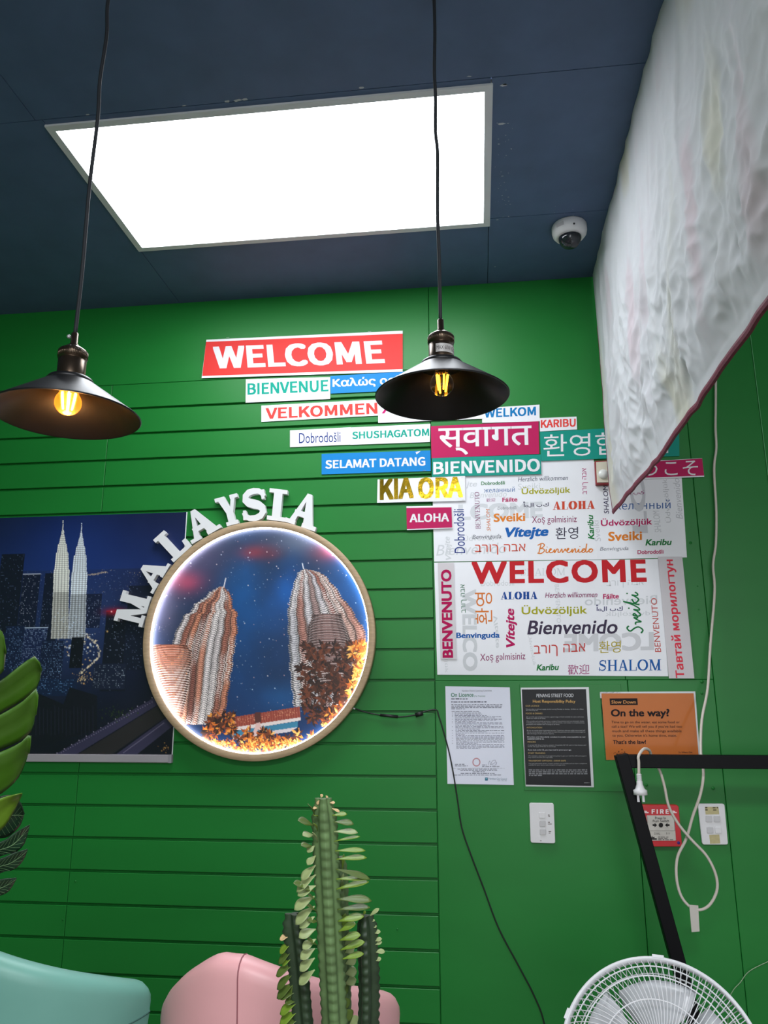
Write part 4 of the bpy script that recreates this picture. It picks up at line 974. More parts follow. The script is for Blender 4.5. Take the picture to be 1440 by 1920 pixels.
cv.mesh('print', vcol_mat('twin_tower_print', .45), art, PYR, disc=(RC.x, RC.z, RI-.0008))
m = MB(); m.lathe([(.0002, .006), (RI+.002, .006), (RI+.002, .0165), (.0002, .0165)], 96, M=Mr); m.build('backing_board', WHITE_PAPER, art)

# ------------------------------------------------------------------ the eight letters over the round picture
LY = -.024
for ch, LLp, LRp, ULp, label in (
    ('M', (207, 778), (255, 622), (62, 742), 'white slab serif letter M, lowest at the left end of the arc'),
    ('A', (262, 608), (352, 458), (160, 547), 'white slab serif letter A between the M and the L, over the city poster'),
    ('L', (368, 447), (462, 362), (263, 333), 'white slab serif letter L on the poster corner, third along the arc'),
    ('A', (462, 354), (612, 268), (388, 225), 'white slab serif letter A between the L and the Y of the arc'),
    ('Y', (612, 270), (728, 240), (575, 124), 'white slab serif letter Y in the arc over the round picture'),
    ('S', (718, 244), (842, 232), (712, 74), 'white slab serif letter S at the top of the arc over the picture'),
    ('I', (842, 228), (934, 240), (858, 68), 'white slab serif letter I beside the S at the top of the arc'),
    ('A', (932, 238), (1088, 290), (984, 74), 'white slab serif letter A, last at the right end of the arc')):
    polys, w = serif_letter(ch, .30 if ch not in 'I' else .26, .17 if ch != 'S' else .2, .13)
    xs = [p[0] for pl_ in polys for p in pl_]; ys = [p[1] for pl_ in polys for p in pl_]
    a0, a1, b0, b1 = min(xs), max(xs), min(ys), max(ys)
    A0, B0, C0 = wp(*ac(*LLp), LY), wp(*ac(*LRp), LY), wp(*ac(*ULp), LY)
    mb = MB()
    for k, pg in enumerate(polys):
        pts = [A0+(B0-A0)*((x-a0)/(a1-a0))+(C0-A0)*((yy-b0)/(b1-b0)) for x, yy in pg]
        mb.prism([p+Vector((0, -.00004*k, 0)) for p in pts], (0, .020, 0))
    tag(mb.build('wall_letter', LETTER_WHITE), label, 'letter', 'white letters over the round picture')

# ================================================================== CABLES, SWITCHES, FIXTURES
# thin black lead of the round picture
BLACKC = mat('thin_black_cable', (22, 24, 24), .5)
led = thing('power_lead', wp(820, 1335), 'thin black power lead running from the round picture down the green wall', 'cable')
m = MB(); m.tube(smooth_path([wp(662, 1327, -.012), wp(685, 1335, -.012), wp(715, 1341, -.010), wp(750, 1344, -.010), wp(780, 1340, -.012), wp(800, 1333, -.008), wp(818, 1331, -.004), wp(823, 1343, -.004), wp(832, 1372, -.006), wp(842, 1410, -.006), wp(850, 1450, -.008), wp(858, 1500, -.006), wp(866, 1552, -.006), wp(884, 1605, -.008), wp(908, 1668, -.006), wp(935, 1740, -.006), wp(972, 1810, -.006), wp(1003, 1870, -.006), wp(1022, 1925, -.008), wp(1045, 2060, -.01), wp(1050, 2300, -.01)], 5), .0021, 8)
m.build('cable', BLACKC, led)
for a, b, rr in (((713, 1340.5), (746, 1344), .0048), ((779, 1341), (793, 1337), .0072)):
    m = MB(); m.tube([wp(*a, -.011), wp(*b, -.011)], rr, 12); m.build('connector', BLACKC, led)
m = MB(); m.tube([wp(657, 1326, -.012), wp(666, 1329, -.012)], .003, 8); m.build('white_plug', WHITE_PLASTIC, led)
def quad_box(quad, y0, depth, name, m, parent=None, bevel=0.0):
    """A plate on the wall: its front corners (upper left, upper right, lower right, lower left) as seen, and its depth."""
    q4 = [wp(*p, y0-depth) for p in quad]; mb = MB(); mb.prism([q4[3], q4[2], q4[1], q4[0]], (0, depth, 0)); return mb.build(name, m, parent, bevel=bevel)
S8 = crop(3, 960, 1480); S3 = crop(3.555, 1040, 1380)
def rounded_plate(quad, y0, depth, r, name, m, parent):
    q4 = [wp(*p, y0-depth) for p in quad]; ux = (q4[1]-q4[0]).length; uz = (q4[0]-q4[3]).length
    pts = []
    for cx, cy, a0 in ((r, r, 180), (ux-r, r, 270), (ux-r, uz-r, 0), (r, uz-r, 90)):
        for k in range(6):
            a = math.radians(a0+90*k/5); pts.append(((cx+r*math.cos(a))/ux, (cy+r*math.sin(a))/uz))
    P3 = [q4[3]*(1-u)*(1-v)+q4[2]*u*(1-v)+q4[1]*u*v+q4[0]*(1-u)*v for u, v in pts]
    mb = MB(); mb.prism(P3, (0, depth, 0)); return mb.build(name, m, parent, bevel=min(.0018, depth*.4))
sw = thing('light_switch', wp(1017, 1582), 'white three-button switch plate under the black notice', 'switch')
rounded_plate([S8(97, 76), S8(235, 78), S8(244, 305), S8(105, 301)], -.001, .010, .006, 'plate', WHITE_PLASTIC, sw)
for cx, cy in ((169, 146), (172, 193), (174, 240)):
    rounded_plate([S8(cx-17, cy-17), S8(cx+17, cy-17), S8(cx+17, cy+17), S8(cx-17, cy+17)], -.011, .0026, .0025, 'button', WHITE_PLASTIC if cy < 160 else GREY_PLASTIC, sw)
m = text_block([(203, 211, 147), (204, 214, 154), (203, 222, 188), (203, 224, 197), (206, 220, 240), (206, 222, 248), (158, 166, 292)], (110, 96, 92), sw, S8, -.0113, 5)
sw = thing('light_switch', wp(1340, 1585), 'white four-button switch plate with yellowed tape, far right beside the cable loop', 'switch')
rounded_plate([S3(955, 452), S3(1133, 452), S3(1157, 725), S3(985, 725)], -.001, .010, .006, 'plate', WHITE_PLASTIC, sw)
TAPE = mat('yellowed_tape', (186, 174, 128), .5, noise_amt=.12, scale=90)
patch([S3(1001, 472), S3(1092, 472), S3(1097, 522), S3(1006, 524)], -.0112, TAPE, sw, 'tape')
patch([S3(1030, 660), S3(1097, 656), S3(1104, 716), S3(1036, 718)], -.0112, TAPE, sw, 'tape')
for cx, cy in ((1028, 553), (1082, 553), (1036, 628), (1091, 628)):
    rounded_plate([S3(cx-22, cy-22), S3(cx+21, cy-22), S3(cx+23, cy+21), S3(cx-20, cy+21)], -.011, .0028, .0028, 'button', GREY_PLASTIC if cx < 1085 or cy < 600 else WHITE_PLASTIC, sw)
text_block([(1003, 1018, 482), (1003, 1022, 497), (1053, 1088, 482), (1056, 1078, 497)], (90, 84, 66), sw, S3, -.0114, 9)
# fire call point
CP = mat('glossy_signal_red', (196, 18, 34), .3, noise_amt=.03)
fp = thing('fire_alarm_call_point', wp(1240, 1588), 'red fire alarm push switch box on the wall behind the black frame', 'fire alarm')
rounded_plate([S3(560, 460), S3(826, 462), S3(851, 738), S3(592, 738)], -.001, .032, .006, 'housing', CP, fp)
fy = -.0335
rounded_plate([S3(612, 529), S3(797, 529), S3(809, 698), S3(629, 698)], fy+.0006, .0012, .003, 'front_panel', mat('cream_label_panel', (196, 190, 182), .4, noise_amt=.08, scale=60), fp)
lettering('F I R E', S3(646, 518), S3(762, 518), S3(646, 489), fy-.0002, (240, 226, 226), fp, bold=.05, font='cjk')
fy2 = fy-.0012
lettering('Press In', S3(669, 555), S3(741, 555), S3(669, 538), fy2, (70, 66, 64), fp, bold=.01)
lettering('Push Switch', S3(654, 575), S3(762, 574), S3(654, 558), fy2, (70, 66, 64), fp, bold=.01)
sy = MB()
sy.add([wp(*S3(*p), fy2) for p in [(708+15*math.cos(2*PI*k/20), 594+16*math.sin(2*PI*k/20)) for k in range(20)]], [tuple(range(20))])
for pts in ([(652, 588), (666, 588), (666, 579), (683, 594), (666, 609), (666, 600), (653, 600)], [(766, 588), (752, 588), (752, 579), (735, 594), (752, 609), (752, 600), (766, 600)]):
    sy.add([wp(*S3(*p), fy2) for p in pts], [tuple(range(7))])
for a, b in (((618, 534), (618, 632)), ((618, 632), (800, 632)), ((800, 632), (796, 534))):
    for qd in stroke([a, b], 1.6): sy.add([wp(*S3(*p), fy2) for p in qd], [(0, 1, 2, 3)])
sy.build('arrows_and_dot', ink((40, 38, 38)), fp, fix=False)
lettering('DIAL', S3(664, 657), S3(704, 657), S3(664, 643), fy2, (84, 78, 76), fp)
lettering('111', S3(744, 656), S3(768, 656), S3(744, 642), fy2, (84, 78, 76), fp)
text_block([(690, 758, 676), (690, 756, 684), (690, 790, 693)], (96, 90, 88), fp, S3, fy2, 5)
def engine_mark(x, yv, s_, rgb, yy):
    e = MB()
    for pts in ([(0, 0), (36, 0), (36, -9), (24, -9), (24, -16), (4, -12), (0, -8)], [(6, -14), (12, -22), (14, -14)]):
        e.add([wp(*S3(x+p[0]*s_, yv+p[1]*s_), yy) for p in pts], [tuple(range(len(pts)))])
    e.build('engine_emblem', ink(rgb), fp, fix=False)
engine_mark(592, 514, .95, (240, 214, 216), fy-.0002); engine_mark(779, 514, .95, (240, 214, 216), fy-.0002); engine_mark(636, 692, 1.25, (60, 56, 56), fy2)
sd = MB(); sd.lathe([(.0002, .0004), (.0045, .0004), (.0045, 0)], 20, M=Matrix.Translation(wp(*S3(826, 712), fy+.0006)) @ Matrix.Rotation(PI/2, 4, 'X')); sd.build('blue_sticker', ink((74, 52, 130)), fp)
# wall sounder behind the cloth
al = thing('alarm_sounder', wp(1140, 910), 'small red and cream alarm unit mostly hidden behind the cloth edge', 'alarm')
K6 = crop(4.364, 1050, 480)
quad_box([(1115, 864), (1156, 862), (1158, 908), (1117.5, 909)], -.004, .018, 'housing', mat('deep_red_plastic', (140, 24, 30), .4), al, bevel=.003)
quad_box([(1117.5, 866), (1154, 864), (1156, 904), (1119.5, 905)], -.022, .003, 'face_plate', mat('cream_plastic', (214, 206, 186), .4), al, bevel=.002)
m = MB(); m.sphere(wp(1131, 889, -.026), .017, 20, 12, sc=(1, .6, 1)); m.build('dome', mat('milky_white_dome', (226, 226, 222), .15), al)

# ------------------------------------------------------------------ dome camera on the ceiling
pc_ = zp(1067, 424, CEIL)
cc = thing('security_camera', pc_, 'white dome security camera with smoked bubble on the dark ceiling', 'camera')
Mc = Matrix.Translation(pc_+Vector((0, 0, 0)))
m = MB(); m.lathe([(.0002, 0), (.0545, 0), (.0565, -.004), (.0565, -.022), (.054, -.032), (.047, -.041), (.0375, -.045), (.036, -.043)], 56, M=Mc); m.build('housing', WHITE_PLASTIC, cc)
m = MB(); m.lathe([(.0002, -.030), (.036, -.030), (.036, -.043)], 40, M=Mc); m.build('inner_ring', BLACK_METAL, cc)
m = MB(); m.lathe([(.0365, -.043), (.0362, -.050), (.032, -.063), (.023, -.073), (.011, -.0785), (.0002, -.080)], 40, M=Mc)
m.build('bubble', mat('smoked_bubble', (60, 64, 72), .05, noise_amt=0, trans=.55, spec=.6), cc)
ey = MB(); Me = Mc @ Matrix.Translation((0, 0, -.046)) @ Matrix.Rotation(math.radians(150), 4, Vector((1, -.4, 0)))
ey.sphere((0, 0, 0), .024, 20, 12); ey.v = [Mc @ (v+Vector((0, 0, -.047))) for v in ey.v]
eye = ey.build('camera_eye', BLACK_METAL, cc)
dd = (CAM-pc_).normalized(); dd = (dd+Vector((-.55, 0, -.35))).normalized()
ax = dd.cross(Vector((0, 0, 1))).normalized(); bx = ax.cross(dd)
c0 = pc_+Vector((0, 0, -.047))
m = MB(); m.tube([c0+dd*.018, c0+dd*.0275], .010, 20); m.build('lens', mat('dark_lens_glass', (14, 15, 20), .08, noise_amt=0), eye)
for k in range(14):
    a = 2*PI*k/14; m = MB(); m.sphere(c0+dd*.0215+(ax*math.cos(a)+bx*math.sin(a))*.0155, .0013, 8, 6); m.build('infrared_diode', WHITE_PLASTIC, eye)
m = MB(); m.box((-.013, -.001, -.006), (.013, .001, .006)); rot = Matrix.Rotation(math.radians(-38), 4, 'Z')
m.v = [Mc @ (rot @ (v+Vector((0, -.0562, -.020)))) for v in m.v]; m.build('name_plate', GREY_PLASTIC, cc)
m = MB(); m.lathe([(.0002, 0), (.003, 0), (.003, .002)], 12, M=Mc @ Matrix.Translation((.008, -.0552, -.029)) @ Matrix.Rotation(PI/2, 4, 'X')); m.build('screw', BLACK_METAL, cc)

# ------------------------------------------------------------------ hanging white cloth
XC = 0.463; ZB = 1.815; YE = -2.35
cl = thing('hanging_cloth', (XC, -.05, CEIL), 'wrinkled white cloth with a maroon hem hanging from the ceiling at the right', 'cloth')
def cloth_x(yv, zv):
    h = (CEIL-zv)/(CEIL-ZB); s_ = -yv
    p = Vector((s_*3.2, zv*1.0, 0)); w = Vector((noise.noise(p*1.3), noise.noise(p*1.3+Vector((7, 3, 1))), 0))*.25
    f = 0
    lng = Vector(((s_+zv*.16)*2.6, zv*.45, 2.0))+w*1.5
    f += .008*noise.noise(lng)
    f -= .009*(1-2*abs(noise.noise(Vector(((s_+zv*.10)*9, zv*.8, 5))+w*3)))*(1.15-.5*h)
    f -= .008*(1-2*abs(noise.noise(Vector(((s_-zv*.28)*6.0, zv*1.5, 9))+w*4)))
    f -= .011*(1-2*abs(noise.noise(Vector((s_*7.0+zv*4, zv*6.0-s_*3, 13))+w*6)))*(.15+h*1.0)
    f -= .0062*(1-2*abs(noise.noise(Vector((s_*12.0-zv*6, zv*10.0+s_*4, 17))+w*8)))*(.2+h*1.0)
    f -= .0038*(1-2*abs(noise.noise(Vector((s_*26.0+zv*9, zv*20.0, 23))+w*8)))*(.3+h)
    f *= 1-.75*max(0, min(1, (h-.90)/.09))
    return XC+f*min(1, .35+h)*min(1, .06+s_*3.5)-.004+.016*math.sin(s_*2.2)*h*0.5
def cloth_edge_y(zv):                            # the edge near the wall: taut at the top, set back lower down
    h = (CEIL-zv)/(CEIL-ZB)
    return -.012-.035*math.sin(min(h*1.6, 1)*PI/2)-.02*max(0, h-.75)/.25*.6
def cloth_bottom(yv):
    return ZB-.030*min(1, -yv/1.6)+.005*math.sin(-yv*5+1)
rows = []; nz, ny = 230, 420
for j in range(nz+1):
    row = []
    for i in range(ny+1):
        t__ = i/ny; z0_ = CEIL-(CEIL-ZB)*j/nz
        yv = cloth_edge_y(z0_)+(YE-cloth_edge_y(z0_))*t__
        zv = CEIL-(CEIL-cloth_bottom(yv))*j/nz
        if i == 0 or True: row.append(Vector((cloth_x(yv, zv), yv, zv)))
    rows.append(row)
clm = bpy.data.materials.new('thin_white_cloth'); clm.use_nodes = True; nt = clm.node_tree; bs = nt.nodes['Principled BSDF']
tc = nt.nodes.new('ShaderNodeTexCoord'); mp = nt.nodes.new('ShaderNodeMapping'); nt.links.new(tc.outputs['Object'], mp.inputs[0]); mp.inputs['Rotation'].default_value = (math.radians(35), 0, 0); mp.inputs['Scale'].default_value = (1, 4, 1.6)
nz_ = nt.nodes.new('ShaderNodeTexNoise'); nz_.inputs['Scale'].default_value = 1.1; nz_.inputs['Detail'].default_value = 1.5; nt.links.new(mp.outputs[0], nz_.inputs['Vector'])
cr = nt.nodes.new('ShaderNodeValToRGB'); e = cr.color_ramp.elements
e[0].position = .30; e[0].color = (*lin((224, 212, 218)), 1); e[1].position = .72; e[1].color = (*lin((226, 224, 212)), 1)
for pos, c in ((.40, (226, 226, 230)), (.62, (226, 227, 230))): k = e.new(pos); k.color = (*lin(c), 1)
nt.links.new(nz_.outputs[0], cr.inputs[0]); nt.links.new(cr.outputs[0], bs.inputs['Base Color']); bs.inputs['Roughness'].default_value = .75; bs.inputs['Specular IOR Level'].default_value = .2
mp2 = nt.nodes.new('ShaderNodeMapping'); nt.links.new(tc.outputs['Object'], mp2.inputs[0]); mp2.inputs['Rotation'].default_value = (math.radians(-14), 0, 0); mp2.inputs['Scale'].default_value = (1, 1.7, .55)
nr = nt.nodes.new('ShaderNodeTexNoise'); nr.noise_type = 'RIDGED_MULTIFRACTAL'; nr.inputs['Scale'].default_value = 4.5; nr.inputs['Detail'].default_value = 4.5; nr.inputs['Distortion'].default_value = .6
nt.links.new(mp2.outputs[0], nr.inputs['Vector']); bp = nt.nodes.new('ShaderNodeBump'); bp.inputs['Strength'].default_value = .8; bp.inputs['Distance'].default_value = .02
nt.links.new(nr.outputs[0], bp.inputs['Height']); nt.links.new(bp.outputs[0], bs.inputs['Normal'])
tr = nt.nodes.new('ShaderNodeBsdfTranslucent'); nt.links.new(bp.outputs[0], tr.inputs['Normal']); nt.links.new(cr.outputs[0], tr.inputs[0]); mxs = nt.nodes.new('ShaderNodeMixShader'); mxs.inputs[0].default_value = .25
nt.links.new(bs.outputs[0], mxs.inputs[1]); nt.links.new(tr.outputs[0], mxs.inputs[2]); nt.links.new(mxs.outputs[0], nt.nodes['Material Output'].inputs[0])
m = MB(); m.grid(rows); fab = m.build('fabric', clm, cl, fix=False)
sol = fab.modifiers.new('thickness', 'SOLIDIFY'); sol.thickness = .0008
MAR = mat('maroon_hem_tape', (112, 24, 52), .7, noise_amt=.3, scale=5, stretch=(1, 26, 26))
hr = rows[-1]; m = MB(); n = 8; hv = []
hs = [sum((hr[max(0, min(ny, i+k))] for k in range(-3, 4)), Vector())/7 for i in range(ny+1)]
for p in hs[::2]: hv.append([p+Vector((.0045*math.cos(a), 0, .0088*math.sin(a)-.002)) for a in [2*PI*k/n for k in range(n)]])
for i in range(len(hv)-1):
    for k in range(n): m.add([hv[i][k], hv[i][(k+1) % n], hv[i+1][(k+1) % n], hv[i+1][k]], [(0, 1, 2, 3)], 0, True)
m.build('hem', MAR, cl)
m = MB(); er = [r_[0] for r_ in rows[55::3]]
m.tube([p+Vector((.001, .0015, 0)) for p in er], .0032, 6); m.build('hem', MAR, cl)

# ------------------------------------------------------------------ black steel frame, right foreground
FY = -.26
def bar3(a, b, w, d, mbx):                       # square steel tube from a to b in the frame's plane
    a, b = Vector(a), Vector(b); t__ = (b-a).normalized(); nrm = Vector((0, 1, 0)); s_ = t__.cross(nrm).normalized()
    vs = [p+s_*w*sx+nrm*d*sy for p in (a, b) for sx, sy in ((-.5, 0), (.5, 0), (.5, 1), (-.5, 1))]
    return mbx.add(vs, [(0, 1, 2, 3), (7, 6, 5, 4)]+[(i, i+4, (i+1) % 4+4, (i+1) % 4) for i in range(4)])
fr = thing('steel_frame', (wp(1165, 1430, FY).x+.6, FY, 0), 'black square-tube steel frame with a slanting leg, in front of the orange notice', 'frame')
tl = wp(1150, 1430, FY); 
a = wp(1160, 1428, FY); b = wp(1440, 1427, FY); zt_ = wp(1170, 1425, FY).z
bw = .036
m = MB(); bar3((a.x, FY, zt_-.004), (a.x+1.5, FY, zt_-.004), bw, .036, m); m.build('top_bar', FRAME_BLACK, fr, bevel=.002)
p0 = wp(1168, 1422, FY); p1 = wp(1278, 1822, FY); dv = (p1-p0); dv = dv/abs(dv.z)
tz = zt_+.014; p0 = p0+dv*(p0.z-tz); foot = p0+dv*(p0.z)
m = MB(); bar3(p0+Vector((0, -.0006, 0)), foot+Vector((0, -.0006, 0)), bw, .0372, m); m.build('leg', FRAME_BLACK, fr, bevel=.002)
mx_ = a.x+1.5
m = MB(); bar3((2*((a.x+mx_)/2)-p0.x, FY, p0.z), (2*((a.x+mx_)/2)-foot.x, FY, 0), bw, .036, m); m.build('leg', FRAME_BLACK, fr, bevel=.002)
m = MB(); bar3((foot.x-.02, FY+.005, .02), (a.x+mx_-foot.x+.02, FY+.005, .02), bw, .03, m); m.build('bottom_bar', FRAME_BLACK, fr, bevel=.002)

# ------------------------------------------------------------------ white extension cord, hanging over the bar
ex = thing('extension_cord', wp(1198, 1490, FY-.02), 'cream white extension cord looped over the black frame, plug hanging down', 'cord')
zb = zt_+.016
pA = [wp(1341, 560, -.02), wp(1342, 730, -.02), wp(1341.5, 800, -.022), wp(1343, 840, -.02), wp(1339, 880, -.022), wp(1343, 960, -.02), wp(1342, 1020, -.02), wp(1337, 1060, -.024), wp(1340, 1110, -.022), wp(1332, 1210, -.03), wp(1327, 1290, -.05), wp(1316, 1350, -.10), wp(1314, 1410, -.16), wp(1319, 1450, -.20), wp(1313, 1490, -.20), wp(1299, 1530, -.19), wp(1287, 1572, -.18), wp(1271, 1605, -.17), wp(1268, 1640, -.17), wp(1275, 1675, -.17), wp(1290, 1697, -.172), wp(1310, 1706, -.175), wp(1330, 1697, -.18), wp(1344, 1670, -.185), wp(1342, 1640, -.19), wp(1325, 1605, -.195), wp(1297, 1575, -.20), wp(1272, 1545, -.205), wp(1254, 1512, -.21), wp(1246, 1475, -.212), wp(1237, 1445, -.215)]
q1 = wp(1224, 1418, FY); q2 = wp(1206, 1408, FY); q3 = wp(1197, 1425, FY-.01); q4_ = wp(1198, 1452, FY-.012)
pA += [Vector((q1.x+.006, FY+.047, zb-.006)), Vector((q1.x-.004, FY+.026, zb+.010)), Vector((q2.x+.002, FY+.002, zb+.014)), Vector((q3.x+.001, FY-.012, zb-.004)), Vector((q3.x, FY-.013, q3.z-.006)), q4_]
m = MB(); m.tube(smooth_path(pA, 6), .0040, 10); m.build('cable', WHITE_CABLE, ex)
pz = q4_; Mp = Matrix.Translation(pz)
m = MB(); m.lathe([(.0002, .002), (.0058, .002), (.0062, -.016), (.0078, -.018), (.0085, -.026), (.0125, -.038), (.0185, -.042), (.0190, -.054), (.0002, -.054)], 28, M=Mp)
pg = m.build('plug', WHITE_PLASTIC, ex)
for k in range(4):
    m = MB(); m.lathe([(.0068, .001-k*.0042), (.0072, -.0005-k*.0042), (.0068, -.002-k*.0042)], 20, M=Mp); m.build('grip_ring', WHITE_PLASTIC, pg)
for k, dx in enumerate((-.007, .007)):
    m = MB(); m.box((pz.x+dx-.0032, pz.y-.001, pz.z-.073), (pz.x+dx+.0032, pz.y+.001, pz.z-.054)); m.build('pin', ALU, pg)
tg = [wp(*S3(*p), -.178) for p in ((897, 1125), (957, 1130), (966, 1303), (913, 1307))]
m = MB(); m.prism([tg[3], tg[2], tg[1], tg[0]], (0, .0009, 0)); m.build('paper_tag', mat('worn_white_tag', (206, 200, 192), .6), ex)
# the thin pale wire at the lower right edge
m = MB(); m.tube(smooth_path([wp(1470, 1790, -.006), wp(1440, 1803, -.006), wp(1405, 1821, -.01), wp(1388, 1842, -.01), wp(1374, 1858, -.008), wp(1367, 1880, -.006), wp(1363, 1960, -.006), wp(1360, 2100, -.006)], 6), .0011, 6)
tag(m.build('thin_wire', mat('pale_thin_wire', (150, 176, 140), .5)), 'thin pale wire lying against the green wall beyond the fan, lower right', 'wire')
# ================================================================== FAN
fc = dp(1241, 2004, 1.66)
ft = thing('pedestal_fan', (fc.x, fc.y, 0), 'white pedestal fan with a round wire guard, cut off by the lower edge', 'fan')
aim = (CAM-fc).normalized(); aim = (aim+Vector((-.10, 0, .22))).normalized()
Mf = Matrix.Translation(fc) @ aim.to_track_quat('Z', 'Y').to_matrix().to_4x4()
FR = .212
FW_ = mat('white_fan_plastic', (226, 226, 230), .35, noise_amt=.02)
m = MB(); m.lathe([(FR-.004, -.012), (FR+.003, -.012), (FR+.004, 0), (FR+.003, .012), (FR-.004, .012), (FR-.004, -.012)], 96, M=Mf); m.build('guard_rim', FW_, ft)
def guard(sign, n, twist, name, depth):
    gm = MB()
    for k in range(n):
        a = 2*PI*k/n; pts = []
        for i in range(13):
            t__ = i/12; rr = .045+(FR-.045)*t__; zz = sign*(depth*(1-(max(0, t__-.35)/.65)**2.6)); aa = a+twist*t__
            pts.append(Mf @ Vector((rr*math.cos(aa), rr*math.sin(aa), zz)))
        gm.tube(pts, .00105, 5, cap=False)
    for rr in (.045, .115, .165, .190):
        t__ = (rr-.045)/(FR-.045); zz = sign*(depth*(1-(max(0, t__-.35)/.65)**2.6))
        gm.tube([Mf @ Vector((rr*math.cos(2*PI*k/64), rr*math.sin(2*PI*k/64), zz-sign*.001)) for k in range(65)], .0016, 6, cap=False)
    return gm.build(name, FW_, ft)
guard(1, 90, .30, 'front_guard', .062); guard(-1, 90, -.30, 'rear_guard', .070)
m = MB(); m.lathe([(.0002, .066), (.040, .064), (.047, .060), (.047, .057), (.0002, .057)], 40, M=Mf); m.build('guard_badge', FW_, ft)
BLADE = mat('pale_grey_translucent_blade', (196, 198, 202), .3, noise_amt=.03)
for k in range(5):
    bm_ = MB(); a0 = 2*PI*k/5+.35; rws = []
    for i in range(9):
        rr = .030+.135*i/8; half = .16+.42*math.sin(PI*min(1, (i+1.2)/8.8)*.62); rws.append([Mf @ Vector((rr*math.cos(a0+half*(j/6-.5)*2), rr*math.sin(a0+half*(j/6-.5)*2), .014-.030*(j/6-.5)*2*.8)) for j in range(7)])
    bm_.grid(rws); bo = bm_.build('blade', BLADE, ft, fix=False); s_ = bo.modifiers.new('t', 'SOLIDIFY'); s_.thickness = .0018
m = MB(); m.lathe([(.0002, .032), (.026, .030), (.034, .022), (.036, -.006), (.0002, -.006)], 32, M=Mf); m.build('hub', FW_, ft)
m = MB(); m.lathe([(.0002, -.068), (.052, -.070), (.058, -.082), (.056, -.150), (.040, -.180), (.0002, -.186)], 36, M=Mf); m.build('motor_housing', FW_, ft)
for a_deg, sc_ in ((90, 1.0), (160, .9), (20, .9)):
    a = math.radians(a_deg); v_ = Mf.to_3x3() @ Vector((math.cos(a), math.sin(a), 0)); tv = Mf.to_3x3() @ Vector((-math.sin(a), math.cos(a), 0)); zv = Mf.to_3x3() @ Vector((0, 0, 1)); pp = fc+v_*(FR+.0035)
    m = MB(); m.add([pp+v_*dx*.0036+tv*dy*.013*sc_+zv*dz*.013 for dx in (-1, 1) for dy in (-1, 1) for dz in (-1, 1)], [(0, 1, 3, 2), (4, 6, 7, 5), (0, 4, 5, 1), (2, 3, 7, 6), (0, 2, 6, 4), (1, 5, 7, 3)]); m.build('rim_clip', FW_, ft, bevel=.001)
bk = Mf @ Vector((0, 0, -.12))
m = MB(); m.tube([bk+Vector((0, 0, -.03)), (bk.x, bk.y, bk.z-.14)], .022, 16); m.build('neck', FW_, ft)
m = MB(); m.tube([(bk.x, bk.y, bk.z-.12), (bk.x, bk.y, .02)], .014, 16); m.build('pole', FW_, ft)
m = MB(); m.lathe([(.0002, .034), (.03, .034), (.05, .026), (.19, .014), (.2, .0), (.0002, 0)], 48, M=Matrix.Translation((bk.x, bk.y, 0))); m.build('base', FW_, ft)

# ================================================================== CHAIRS
def tub_chair(cx, cy, rz, leather, thread, label):
    ch = thing('tub_chair', (cx, cy, 0), label, 'chair', 'tub chairs along the slat wall')
    ch.rotation_euler = (0, 0, rz)
    O = Vector((cx, cy, 0))
    A_, B_, th = .182, .20, .030                          # half width, depth, half thickness of the shell
    def plan(s):                                          # s in -1..1, 0 = middle of the back; outward normal too
        a = s*math.radians(96); p = Vector((A_*math.sin(a), -B_*math.cos(a), 0))
        return p, Vector((math.sin(a)/A_, -math.cos(a)/B_, 0)).normalized()
    def top(s):
        a = max(0, abs(s)-.06)/.94
        return .785-(.118*a**1.05 if s > 0 else .25*a**1.2)
    def rows_(off):
        out = []; ns = 72
        prof = [(1, 0)]
        for i in range(ns+1):
            s = -1+2*i/ns; p, n_ = plan(s); h = top(s); e = max(0, (abs(s)-.90)/.10); h -= .05*(1-math.sqrt(max(0, 1-e*e)))
            k = th*(1-.75*max(0, (abs(s)-.94)/.06)**2)
            ring = []
            for (o_, zz) in ((-k*.9, .40), (-k, .50), (-k, h-.05)): ring.append(p+n_*o_+Vector((0, 0, zz)))
            for j in range(9):
                a = PI-PI*j/8; ring.append(p+n_*(k*math.cos(a))+Vector((0, 0, h-.03+.03*math.sin(a))))
            for (o_, zz) in ((k, h-.05), (k*1.02, .62), (k*.95, .50), (k*.8, .40)): ring.append(p+n_*o_+Vector((0, 0, zz)))
            out.append([O+q_+ (n_*.028*max(0, (q_.z-.45)/.3)) for q_ in ring])
        return out
    rw = rows_(0); m = MB(); m.grid(rw)
    for r_ in (rw[0], rw[-1]): m.add(r_, [tuple(range(len(r_)))], 0, False)
    m.build('backrest', leather, ch)
    for s in (.06,):                                 # stitched seams
        i = int(round((s+1)/2*72)); m = MB(); m.tube([p*1.0 for p in rw[i][2:]], .0013, 6); m.build('seam', thread, ch)
    m = MB(); m.tube([r_[-3]+Vector((0, 0, 0)) for r_ in rw], .0014, 6); m.build('seam', thread, ch)
    m = MB(); n = 40; pts = []
    for zz, k in ((.40, .97), (.405, 1.0), (.455, 1.0), (.475, .95), (.48, .6), (.48, .001)):
        pts.append([O+Vector((k*(A_-.05)*math.cos(2*PI*i/n), k*(A_-.05)*math.sin(2*PI*i/n)*(1.25 if math.sin(2*PI*i/n) > 0 else 1), zz)) for i in range(n+1)])
    m.grid(pts); m.build('seat', leather, ch)
    for sx in (-1, 1):
        for sy in (-1, 1):
            m = MB(); m.tube([O+Vector((sx*.15, sy*.15, .405)), O+Vector((sx*.17, sy*.17, 0))], [.014, .009], 12); m.build('leg', BLACK_METAL, ch)
    return ch
PINK = mat('dusty_pink_leather', (232, 172, 176), .42, noise_amt=.03, scale=12, bump=.05)
